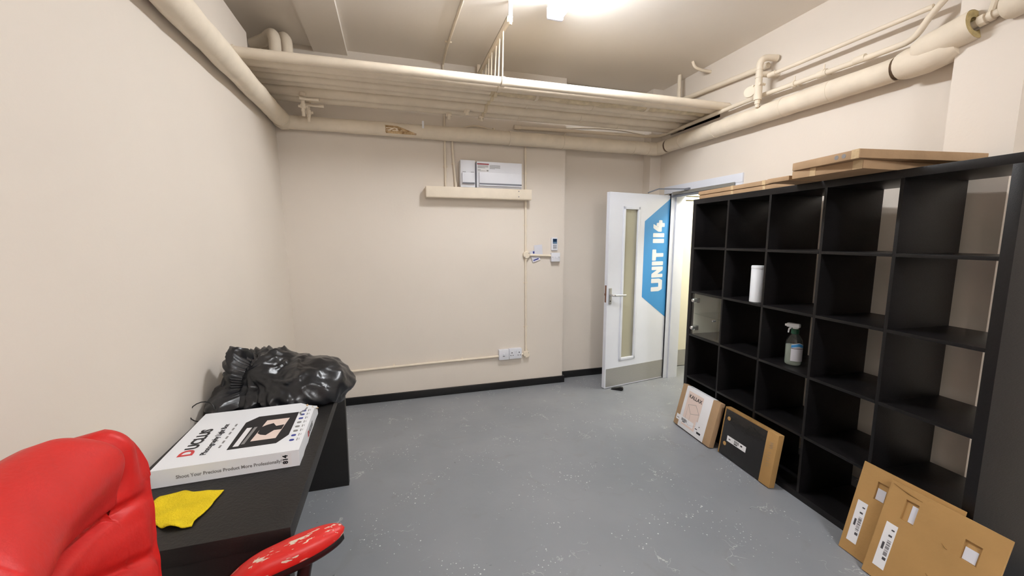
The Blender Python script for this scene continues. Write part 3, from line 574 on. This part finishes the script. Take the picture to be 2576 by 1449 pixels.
# spray bottle
bz = shelf_top(2); bt = thing('spray_bottle', 'clear trigger spray bottle with green collar and white head', 'spray bottle', (.10, -.892, bz), frame=KF); BM = Matrix.Translation((.10, -.892, bz+.0005))
def oval(prof, sx=1, sy=.72): return MB().lathe(prof, 28, BM @ Matrix.Rotation(R(-60), 4, 'Z') @ Matrix.Diagonal((sx, sy, 1, 1)))
build('bottle', oval([(.036, 0), (.043, .006), (.045, .02), (.045, .135), (.042, .155), (.030, .178), (.019, .192), (.017, .20)]), M_clear, bt, KF)
build('liquid', oval([(.034, .002), (.041, .008), (.043, .02), (.043, .125), (.0, .126)]), mat('cleaning_liquid', (206, 210, 198), .25, .06, 20, alpha=.55), bt, KF)
def lab(u, v):
    a = R(100)*(u-.5)+R(42); r = .0462; return (r*math.cos(a+R(-90)), r*.72*math.sin(a+R(-90)), .03+.115*v*(1-.12*abs(2*u-1)))
LBM = BM @ Matrix.Rotation(R(-60), 4, 'Z')
lb_ = build('label', MB().grid(lab, 14, 4, LBM), M_tag, bt, KF)
build('label_band', MB().grid(lambda u, v: tuple(Vector(lab(u, .80+.16*v))*1.006+Vector((0, 0, 0))), 14, 3, LBM), M_blue, lb_, KF)
build('label_line', MB().grid(lambda u, v: tuple(Vector((lab(u, 0)[0]*1.006, lab(u, 0)[1]*1.006, .107+.003*v))), 14, 2, LBM), M_ink, lb_, KF)
build('collar', MB().lathe([(.021, .196), (.021, .222), (.019, .226)], 20, BM), M_green, bt, KF)
hdm = BM @ Matrix.Rotation(R(112), 4, 'Z')
hd_ = MB().lathe([(.015, .222), (.015, .238)], 16, hdm); hd_.box((-.024, -.014, .232), (.046, .014, .258), .008, 3, hdm); hd_.box((.036, -.008, .236), (.056, .008, .250), .003, 2, hdm); build('spray_head', hd_, M_vinyl, bt, KF)
build('trigger', MB().tube([hdm @ Vector(p) for p in ((.020, 0, .234), (.034, 0, .218), (.036, 0, .196))], [.006, .005, .004], 8), M_vinyl, bt, KF)

# flat packs on top of the unit
def pack(name, label, x0, y0, x1, y1, z0, z1, rz=0, pivot=None, mats=(M_cardd,), tape=(), group='flat packs on top of the shelving'):
    px, py = pivot or (x0, y1)
    F = KF @ Matrix.Translation((px, py, 0)) @ Matrix.Rotation(rz, 4, 'Z') @ Matrix.Translation((-px, -py, 0))
    t = thing(name, label, 'box', ((x0+x1)/2, (y0+y1)/2, z0), frame=F, group=group)
    build('carton', B((x0, y0, z0), (x1, y1, z1), .004), mats[0], t, F)
    for ya, yb in tape: 
        tp = B((x0-.0008, ya, z0+.0002), (x1*.5+x0*.5, yb, z1+.0006), .0005); build('tape', tp, M_tape, t, F)
    return t, F
e = .0008
pack('flat_pack', 'lower of the two thin flat packs at the door end of the shelving top', .012, -.885, .375, -.05, KS+e, KS+.029, tape=((-.405, -.385), (-.675, -.655)))
pack('flat_pack', 'upper of the two thin flat packs at the door end of the shelving top', .006, -.89, .37, -.046, KS+.030, KS+.0585, tape=((-.41, -.388), (-.68, -.655)))
pack('flat_pack', 'narrow thin flat pack jutting out beside the crossed pair on the shelving', -.20, -1.046, .25, -.906, KS+e, KS+.0255)
t_, F_ = pack('flat_pack', 'shiny taped flat pack jutting out, lower of the crossed pair on the shelving', -.212, -1.415, .30, -1.074, KS+e, KS+.0405, R(2.5), (-.212, -1.074), tape=((-1.41, -1.37), (-1.2, -1.17)))
t_, F_ = pack('flat_pack', 'long flat pack on top of the stack, reaching back to the wall', -.215, -1.43, .46, -1.075, KS+.0415, KS+.081, R(-4), (-.215, -1.075), tape=((-1.425, -1.39),))
for k, yy in enumerate((-1.355, -1.32)): build('printed_mark', MB().lathe([(.010, 0), (.010, .0008)], 14, Matrix.Translation((-.2152, yy, KS+.062)) @ Matrix.Rotation(R(-90), 4, 'Y')), M_inkg, t_, F_)

# boxes and cards leaning on the front: base on the floor at x=-d, tilted to touch the unit
def lean(d, thick, height, stop=0):
    """matrix of a panel frame: X along -y, Y up the panel, Z out towards the room; the panel's back top edge touches x=-0.002"""
    a = math.atan2(d-thick*1.03-.004-stop, height); a = max(a, .03)
    up = Vector((math.sin(a), 0, math.cos(a))); out = Vector((-math.cos(a), 0, math.sin(a)))
    return a, up, out
def panel_frame(y, d, thick, height, stop=0):
    a, up, out = lean(d, thick, height, stop)
    m = Matrix(((0, up.x, out.x, -d+0.0), (-1, up.y, out.y, y), (0, up.z, out.z, thick*math.sin(a)+.001), (0, 0, 0, 1)))
    # origin = front bottom edge; lift so that the back bottom edge stays above the floor
    return KF @ m
# 1: carton with printed sleeve
PF = panel_frame(-.072, .128, .042, .335)
p1 = thing('boxed_insert', 'boxed shelf insert with white and pink printed sleeve leaning on the shelving', 'box', frame=PF)
build('carton', B((0, 0, -.042), (.424, .335, 0), .004), M_cardd, p1, PF)
sv = build('sleeve', B((.055, .001, -.0425), (.352, .3355, .0012), .002), M_paper, p1, PF)
build('pink_print', B((.09, .03, .001), (.262, .305, .0018)), M_pink, sv, PF)
build('title', text_mb('KALLAX', .040, Matrix.Translation((.105, .255, .002)), .0004, .0006), M_ink, sv, PF)
dg = MB()
def stroke(pts, r, mb=dg):
    for a, b in zip(pts, pts[1:]): mb.tube([(a[0], a[1], .002), (b[0], b[1], .002)], r, 5)
stroke([(.12, .20), (.20, .225), (.255, .17), (.165, .14), (.12, .20)], .0011)
stroke([(.165, .14), (.165, .05)], .0005); stroke([(.255, .17), (.25, .075)], .0005); stroke([(.12, .2), (.12, .09)], .0005); stroke([(.12, .09), (.165, .05), (.25, .075)], .0005)
build('line_drawing', dg, M_inkg, sv, PF)
sl_ = build('barcode_label', B((.02, .045, .0012), (.225, .088, .0022)), M_paper, p1, PF)
bc = MB()
for k in range(16): bc.box((.085+k*.0042, .058, .0022), (.085+k*.0042+random.choice((.0012, .002, .003)), .079, .0027))
bc.box((.10, .050, .0022), (.13, .056, .0027)); bc.box((.03, .06, .0022), (.055, .064, .0027)); build('barcode', bc, M_ink, sl_, PF)
wl_ = build('white_label', B((.245, .02, .0012), (.345, .115, .0022)), M_paper, p1, PF); bc = MB().box((.275, .035, .0022), (.318, .050, .0027)); bc.box((.285, .085, .0022), (.293, .093, .0027)); bc.box((.25, .06, .0022), (.275, .066, .0027)); build('label_print', bc, M_ink, wl_, PF)
# 2: black board in film
PF = panel_frame(-.545, .090, .04, .335)
p2 = thing('wrapped_board', 'black board in film with brown end strip leaning between the two packs', 'box', frame=PF)
build('board', B((.004, .004, -.036), (.36, .329, 0), .002), M_film, p2, PF)
build('end_strip', B((.355, 0, -.04), (.436, .335, .002), .004), M_card, p2, PF)
build('edge_strip', B((0, .324, -.04), (.36, .335, .001), .002), M_cardk, p2, PF); build('edge_strip', B((-.002, 0, -.04), (.008, .335, .001), .002), M_cardk, p2, PF)
for z in (.085, .265): build('cardboard_disc', MB().lathe([(.014, -.001), (.014, .0012), (.011, .0018)], 16, Matrix.Translation((.045, z, 0))), M_card, p2, PF)
lb2 = build('barcode_label', B((.06, .112, .0005), (.225, .150, .0022)), M_paper, p2, PF); bc = MB()
for k in range(12): bc.box((.125+k*.0036, .128, .0022), (.125+k*.0036+random.choice((.0012, .002)), .146, .0027))
bc.box((.125, .118, .0022), (.155, .125, .0027)); bc.box((.075, .128, .0022), (.092, .134, .0027)); bc.box((.18, .13, .0022), (.195, .140, .0027)); build('barcode', bc, M_ink, lb2, PF)
hw = MB(); xw = .388
for k in range(5): hw.tube([(xw+.006*(k % 2), .235+k*.008, .0024), (xw+.022, .239+k*.008, .0024)], .0011, 5)
for k in range(6): hw.tube([(xw-.004, .12+k*.017, .0024), (xw+.014+.006*(k % 2), .124+k*.017, .0024)], .0007, 5)
build('printed_marks', hw, M_inkg, p2, PF)
# 3, 4: flat cardboard sleeves with square windows
def card_panel(name, label, y, d, w, hgt, th, wins, lblx, creases, stop=0):
    PF = panel_frame(y, d, th, hgt, stop); t = thing(name, label, 'cardboard', frame=PF, group='cardboard sleeves by the shelving')
    # a sheet with real window holes: columns of boxes
    mb = MB(); xs = sorted({0, w, *[q for a in wins for q in (a[0], a[0]+a[2])]})
    for x0, x1 in zip(xs, xs[1:]):
        zs = [0]
        for (wx, wz, ww, wh) in wins:
            if wx <= x0+1e-6 and wx+ww >= x1-1e-6: zs += [wz, wz+wh]
        zs.append(hgt); zs = sorted(zs)
        for k in range(0, len(zs), 2): mb.box((x0, zs[k], -th*.45), (x1, zs[k+1], 0))
    build('front_sheet', mb, M_card, t, PF, smooth=0)
    build('back_sheet', B((.002, .002, -th), (w-.002, hgt-.002, -th*.48), .001), M_card, t, PF)
    for i, (wx, wz, ww, wh) in enumerate(wins):
        k = (i+len(wins)) % 3; q = (wx+.004, wz+.002, wx+ww*.86, wz+wh*.66) if k != 2 else (wx+ww*.5, wz+.002, wx+ww*.95, wz+wh*.85)
        build('paper_behind_window', B((q[0], q[1], -th*.47), (q[2], q[3], -th*.40)), M_tag, t, PF)
    for lx, lz, lw, lh in lblx:
        l_ = build('barcode_label', B((lx, lz, 0), (lx+lw, lz+lh, .0012)), M_paper, t, PF); bc = MB()
        for k in range(14): bc.box((lx+lw*.55, lz+lh*.30+k*.0052, .0012), (lx+lw*.88, lz+lh*.30+k*.0052+random.choice((.0014, .0022, .0034)), .0017))
        bc.box((lx+lw*.22, lz+lh*.40, .0012), (lx+lw*.42, lz+lh*.56, .0017)); bc.box((lx+lw*.5, lz+lh*.72, .0012), (lx+lw*.8, lz+lh*.76, .0017)); bc.box((lx+lw*.6, lz+lh*.86, .0012), (lx+lw*.85, lz+lh*.89, .0017))
        bc.box((lx+lw*.6, lz+lh*.20, .0012), (lx+lw*.9, lz+lh*.26, .0017)); build('barcode', bc, M_inkd, l_, PF)['kind'] = 'stuff'
    for (a, b, rr) in creases: build('crease', MB().tube([(a[0], a[1], -.0004), ((a[0]+b[0])/2+.004, (a[1]+b[1])/2-.003, .0006), (b[0], b[1], -.0004)], [rr*.4, rr, rr*.4], 6), M_cardk, t, PF)
    return t, PF
t4, F4 = card_panel('cardboard_sleeve', 'brown cardboard sleeve with one window behind the nearer sleeve', -1.433, .128, .375, .445, .014, [(.076, .30, .045, .085)], [(.022, .055, .044, .205)], [])
t5, F5 = card_panel('cardboard_sleeve', 'nearest brown cardboard sleeve with two windows and dents', -1.570, .168, .383, .44, .016, [(.068, .30, .048, .09), (.272, .285, .050, .078)], [(.03, .055, .044, .205)], [((.01, .428), (.12, .412), .004), ((.215, .30), (.235, .288), .004), ((.20, .155), (.222, .140), .004)], stop=.021)

# ================================================================== DESK AND WHAT IS ON IT
dk = thing('desk', 'long black desk with slab end panels against the left wall', 'desk', (-.56, 1.83, 0)); DZ = .73; DX = -.292
build('desk_top', B((-.825, 1.13, DZ-.05), (DX, 2.54, DZ), .002), M_desk, dk)
for y in (1.14, 2.483): build('end_panel', B((-.82, y, 0), (DX-.012, y+.048, DZ-.05), .0015), M_desk, dk)
build('modesty_panel', B((-.815, 1.19, .30), (-.79, 2.48, DZ-.05)), M_desk, dk)
# white product carton
BXF = Matrix.Translation((-.332, 1.452, DZ+.001)) @ Matrix.Rotation(R(1.8), 4, 'Z')       # near right bottom corner; x to the left is negative
bx = thing('product_carton', 'flat white light box carton lying on the desk', 'box', frame=BXF)
bw, bl, bh = .418, .435, .058
mb = MB(); nx, ny = 14, 14
def boxtop(u, v):
    x, y = -bw*(1-u), bl*v; z = bh-.0008*math.sin(math.pi*u)*math.sin(math.pi*v)
    k = max(0, 1-((u-1)**2*60+(v-1)**2*40)); z -= .022*k; x += .0; return (x, y, z)
vs = [boxtop(i/(nx-1), j/(ny-1)) for i in range(nx) for j in range(ny)]; fs = [(i*ny+j, (i+1)*ny+j, (i+1)*ny+j+1, i*ny+j+1) for i in range(nx-1) for j in range(ny-1)]
per = [(i, 0) for i in range(nx)]+[(nx-1, j) for j in range(1, ny)]+[(i, ny-1) for i in range(nx-2, -1, -1)]+[(0, j) for j in range(ny-2, 0, -1)]
b0 = len(vs); vs += [(vs[i*ny+j][0]+.004*noise.noise((i*.7, j*.9, 2))*(i == nx-1), vs[i*ny+j][1], 0) for i, j in per]; L_ = len(per)
fs += [(per[k][0]*ny+per[k][1], per[(k+1) % L_][0]*ny+per[(k+1) % L_][1], b0+(k+1) % L_, b0+k) for k in range(L_)]; fs.append(tuple(b0+k for k in range(L_))[::-1])
mb.mesh(vs, fs); build('carton', mb, M_vinyl, bx, BXF, smooth=30)
build('torn_corner', MB().grid(lambda u, v: (-.045+.05*u, bl-.05+.052*v, bh-.012-.02*u*v+.012*noise.noise((u*4, v*4, 5))), 8, 8), M_torn, bx, BXF)
TX = lambda x, y: Matrix.Translation((x, y, bh+.0006)) @ Matrix.Rotation(R(90), 4, 'Z')
build('logo_initial', text_mb('D', .058, TX(-.335, .07), .0003, .002), M_inkr, bx, BXF)
build('logo_text', text_mb('UCLUS', .050, TX(-.337, .118), .0003, .0018), M_ink, bx, BXF)
build('product_text', text_mb('Photography Light Box', .0255, TX(-.292, .062), .0003, .0003), M_ink, bx, BXF)
ln = MB()
for k in range(6): ln.box((-.268, .10+k*.034, bh), (-.262, .118+k*.034, bh+.0008))
build('tagline', ln, M_inkg, bx, BXF)
pic = build('picture', MB().prism([(-.235, .075), (-.085, .075), (-.055, .13), (-.055, .335), (-.20, .335), (-.235, .29)], bh, bh+.0009), M_ink, bx, BXF)
build('picture_backdrop', MB().prism([(-.175, .115), (-.095, .115), (-.08, .285), (-.16, .285)], bh+.0005, bh+.0013), M_pink, pic, BXF)
build('picture_strip', MB().prism([(-.222, .09), (-.205, .09), (-.20, .235), (-.217, .235)], bh+.0005, bh+.0013), M_paper, pic, BXF); build('picture_strip', MB().prism([(-.20, .10), (-.19, .10), (-.182, .235), (-.192, .235)], bh+.0005, bh+.0013), M_inkg, pic, BXF)
build('picture_vase', MB().prism([(-.167, .175), (-.155, .16), (-.135, .15), (-.115, .185), (-.09, .185), (-.088, .225), (-.115, .22), (-.13, .25), (-.152, .24), (-.167, .225)], bh+.001, bh+.0017), M_ink, pic, BXF)
build('picture_scroll', MB().tube([(-.04, .30, bh+.001), (-.05, .325, bh+.001), (-.035, .345, bh+.001), (-.03, .37, bh+.001)], .003, 5), M_inkg, bx, BXF)
for k in range(8):
    yy = .075+k*.037; c = MB().prism(fillet([(-.045, yy), (-.029, yy), (-.029, yy+.014), (-.045, yy+.014)], .004 if k in (5, 7) else .0075), bh, bh+.0009); build('icon', c, M_inkb if k in (0, 1, 5, 6, 7) else M_inkg, bx, BXF)
ln = MB()
for k in range(8): ln.box((-.021, .074+k*.037, bh), (-.018, .092+k*.037, bh+.0008)); ln.box((-.014, .078+k*.037, bh), (-.0125, .09+k*.037, bh+.0008))
build('icon_caption', ln, M_inkg, bx, BXF)
FX = lambda x, z: basis((x, -.0006, z), (1, 0, 0), (0, 0, 1))
build('front_text', text_mb('Shoot Your Precious Product More Professionally!', .0158, FX(-.352, .0215), .0003, .0003, sx=.92), M_inkg, bx, BXF)
build('front_number', text_mb('814', .021, basis((-.036, -.0008, .014), (0, 0, 1), (-1, 0, 0)), .0003, .0009), M_ink, bx, BXF)
build('number_sticker', B((-.056, -.0005, .008), (-.024, .0002, .052)), M_paper, bx, BXF)
build('side_logo', text_mb('UCLUS', .028, basis((.0012, .20, .016), (0, 1, 0), (0, 0, 1)), .0003, .001), M_inkg, bx, BXF); build('side_initial', text_mb('D', .030, basis((.0012, .175, .016), (0, 1, 0), (0, 0, 1)), .0003, .001), M_inkr, bx, BXF)
# yellow cloth
def cloth(u, v):
    p00, p10, p11, p01 = Vector((-.70, 1.40)), Vector((-.527, 1.362)), Vector((-.548, 1.205)), Vector((-.72, 1.225))
    p = (p00*(1-u)+p10*u)*(1-v)+(p01*(1-u)+p11*u)*v
    p += Vector((.010*noise.noise((u*3, v*3, 1)), .010*noise.noise((u*3, v*3, 8))))
    z = DZ+.003+.006*max(0, noise.noise((u*4, v*3, 4)))+.010*max(0, 1-((u-.72)**2*60+(v-.95)**2*60))
    if v > .85: p.y += .03*math.exp(-((u-.38)**2)*60)*(v-.85)/.15
    if u < .25 and v < .2: p.y -= .02*(.25-u)*4*(.2-v)*5
    return (p.x, p.y, z)
yc = MB().grid(cloth, 30, 26); o = build('cleaning_cloth', yc, M_yel, None, origin=(-.62, 1.30, DZ)); md = o.modifiers.new('solid', 'SOLIDIFY'); md.thickness = .003; md.offset = 1
tag(o, 'bright yellow cleaning cloth lying on the black desk', 'cloth')
# bin bag
def sph(d, c, r, c0):
    # distance along ray c0+d*t to the far side of the ellipsoid (c, r); 0 if missed
    o = Vector(((c0[i]-c[i])/r[i] for i in range(3))); dd = Vector((d[i]/r[i] for i in range(3))); A = dd.dot(dd); Bq = o.dot(dd); Cq = o.dot(o)-1; q = Bq*Bq-A*Cq
    if q < 0: return 0
    return max(0, (-Bq+math.sqrt(q))/A)
c0 = Vector((-.56, 2.17, .79))
ell = [((-.52, 2.17, .765), (.29, .23, .085)), ((-.43, 2.17, .815), (.19, .21, .10)), ((-.60, 2.20, .85), (.15, .17, .10)), ((-.725, 2.13, .85), (.05, .09, .152)), ((-.64, 2.25, .88), (.13, .06, .07)), ((-.345, 2.12, .775), (.11, .13, .08)), ((-.74, 2.12, .76), (.08, .20, .07))]
bm_ = bmesh.new(); bmesh.ops.create_icosphere(bm_, subdivisions=6, radius=1); PN = Vector((-.66, 2.05, .90))
for v in bm_.verts:
    d = v.co.normalized(); ds = [sph(d, c, r, c0) for c, r in ell]; rr = sum(x**10 for x in ds)**.1
    p = c0+d*rr; ph = math.atan2(p.z-PN.z, p.x-PN.x); rad = (p-PN).length
    k = min(1, rad/.18)
    rr += k*(.050*(.22-abs(noise.noise((ph*2.0, rad*4, p.y*3))))+.034*(.20-abs(noise.noise((ph*4+9, rad*11, p.y*6))))+.016*(.2-abs(noise.noise(p*15+Vector((4, 4, 4)))))+.007*(.2-abs(noise.noise(p*33))))
    p = c0+d*rr; p.x = max(p.x, xl(.8)+.012)
    if p.x < DX+.004: p.z = max(p.z, DZ+.003)
    else: p.z = max(p.z, DZ-.055)
    v.co = p
mb = MB(); me = bpy.data.meshes.new('t'); bm_.to_mesh(me); bm_.free(); mb.bm.from_mesh(me)
bag = thing('bin_bag', 'crumpled shiny black bin bag heaped on the far end of the desk', 'bag', (-.55, 2.17, DZ)); build('bag_body', mb, M_bag, bag, smooth=45)
def flap(u, v):
    w = 1-.55*v; x = -.735+(u-.5)*.15*w+.035*v; z = DZ+.03+.245*v-.05*v*(u-.35)**2*4; y = 2.06+.05*u+.05*v+.012*math.sin(u*7+v*2)
    return (x, y, z+.006*noise.noise((u*5, v*5, 1)))
o = build('upright_fold', MB().grid(flap, 14, 14), M_bag, bag, smooth=30); md = o.modifiers.new('solid', 'SOLIDIFY'); md.thickness = .02
tag(build('loop_of_wire', MB().tube([(-.80+.045*math.cos(a), 1.93+.02*math.sin(a), DZ+.05+.035*math.sin(a)) for a in [R(20*k) for k in range(17)]], .0022, 6), M_blkpl, None, origin=(-.79, 1.93, DZ)), 'thin black wire loop sticking out behind the white carton', 'wire')

# ================================================================== RED OFFICE CHAIR
CF = Matrix.Translation((-.235, .805, 0)) @ Matrix.Rotation(R(14), 4, 'Z')     # x forward, y to the sitter's left, z up
ch_ = thing('office_chair', 'red padded office chair with peeling armrests in the foreground', 'chair', frame=CF)
def ztop(l):
    a = abs(l)
    if a < .175: return 1.178-.6*a*a-.018*max(0, (a-.12)/.055)**2
    return 1.118+.018*math.cos((a-.215)/.04*1.3)-max(0, (a-.235))**2*60
def fbase(l, z):
    a = abs(l); f = -.300-.10*max(0, z-1.0); z1 = 1.005-.16*a; z2 = .945-.48*a
    f += .075*(a/.25)**2.2                                             # wings curl forward
    f += .055*math.exp(-((z-1.09)/.07)**2)*(1-min(1, a/.24)**3)        # head roll
    f += .050*math.exp(-((z-.76)/.12)**2)*(1-min(1, a/.25)**4)         # lumbar pad
    f += .010*math.exp(-((z-(z1+z2)/2)/.028)**2)*max(0, 1-(a/.25)**4)
    e_ = max(0, min(1, (.262-a)/.07)); f -= e_*(.024*math.exp(-((z-z1)/.012)**2)+.018*math.exp(-((z-z2)/.013)**2))      # creases under the head roll
    f -= e_*.010*math.exp(-((z-z2+.10+.3*a)/.015)**2)
    if z > .98: f -= .024*math.exp(-((a-.19)/.012)**2)*min(1, (z-.98)/.05)
    return f+.003*noise.noise((l*14, z*10, 2))+.004*noise.noise((l*6, z*22, 5))*(z < 1)
def back(u, v):
    l = -.262+.524*u; zt = ztop(l); z = .44+(zt-.44)*min(1, v/.84) if v <= .84 else zt
    edge = max(0, (abs(l)-.225)/.037); s = max(0, (z-(zt-.05))/.05)
    th = .115*math.sqrt(max(0, 1-s*s))*math.sqrt(max(.0, 1-min(1, edge)**2*.9))
    f = fbase(l, min(z, zt))
    if v <= .84: return (f-.012*edge-.05*(1-math.sqrt(max(0, 1-s*s))), l, z)
    w = (v-.84)/.16; z = zt-(zt-.44)*w; s = max(0, (z-(zt-.05))/.05)
    th = (.05+.085*math.sqrt(max(0, 1-s*s)))*(1-.5*min(1, edge)**2)
    return (-.312-.10*max(0, z-1.0)-.052*(1-.6*(l/.26)**2)+(.05*(1-math.sqrt(max(0, 1-s*s)))), l, z)
mb = MB().grid(back, 110, 210)
bmesh.ops.holes_fill(mb.bm, edges=[e for e in mb.bm.edges if e.is_boundary], sides=0)
build('backrest', mb, M_red, ch_, CF, smooth=60)
def cushion(a, b, bev): return MB().box(a, b, bev, 5)
build('seat', cushion((-.27, -.25, .43), (.26, .25, .545), .045), M_red, ch_, CF, smooth=60)
for s_ in (-1, 1):
    AF = CF @ Matrix.Translation((.005, s_*.272, .697)) @ Matrix.Rotation(R(-5), 4, 'Y') @ Matrix.Rotation(R(4*s_), 4, 'Z')
    def arm(u, v):
        a = 2*math.pi*v; x = -.185+.335*u; k = max(.0, 1-abs(2*u-1)**3.2)**.5; tp = .72+.28*min(1, u*1.5)
        w = .040*k*tp; h_ = .027*k*(.75+.25*tp); cz = -.075*max(0, .45-u)**2/.2
        sx = math.copysign(abs(math.cos(a))**.8, math.cos(a)); sz = math.copysign(abs(math.sin(a))**.75, math.sin(a)); return (x, w*sx, cz+h_*sz)
    am = MB().grid(arm, 48, 33); bmesh.ops.remove_doubles(am.bm, verts=am.bm.verts, dist=1e-5)
    o = build('armrest_pad', am, M_peel, None, AF, smooth=60); o.parent = ch_; o.matrix_basis = frame_of(ch_).inverted() @ AF
    def under(u, v):
        p = arm(.04+.94*u, v); return (p[0], p[1]*.9, p[2]-.020)
    um = MB().grid(under, 30, 25); um.tube(arc([(.05, 0, -.03), (.0, 0, -.20), (-.02, -.03*s_, -.24)], .06), .017, 10); um.tube([(-.12, 0, -.05), (-.05, 0, -.20)], .015, 10)
    build('armrest_support', um, M_blkpl, ch_, AF, smooth=60)
    build('arm_bracket', MB().tube([(-.01, s_*.25, .455), (-.01, s_*.12, .42)], .02, 10), M_blkpl, ch_, CF)
build('gas_column', MB().tube([(0, 0, .10), (0, 0, .40)], .028, 16), M_blkpl, ch_, CF); build('tilt_plate', B((-.12, -.14, .405), (.12, .14, .432), .006), M_blkpl, ch_, CF)
for k in range(5):
    a = R(72*k+20); dx, dy = math.cos(a), math.sin(a)
    build('base_leg', MB().tube([(0, 0, .11), (dx*.12, dy*.12, .105), (dx*.27, dy*.27, .075)], [.03, .024, .016], 10), M_blkpl, ch_, CF)
    n_ = Vector((-dy, dx, 0)); c_ = Vector((dx*.27, dy*.27, .026)); w_ = MB().tube([c_-n_*.02, c_-n_*.004], .025, 14); w_.tube([c_+n_*.004, c_+n_*.02], .025, 14); w_.tube([c_, c_+Vector((0, 0, .055))], .007, 8); build('castor', w_, M_blkpl, ch_, CF)
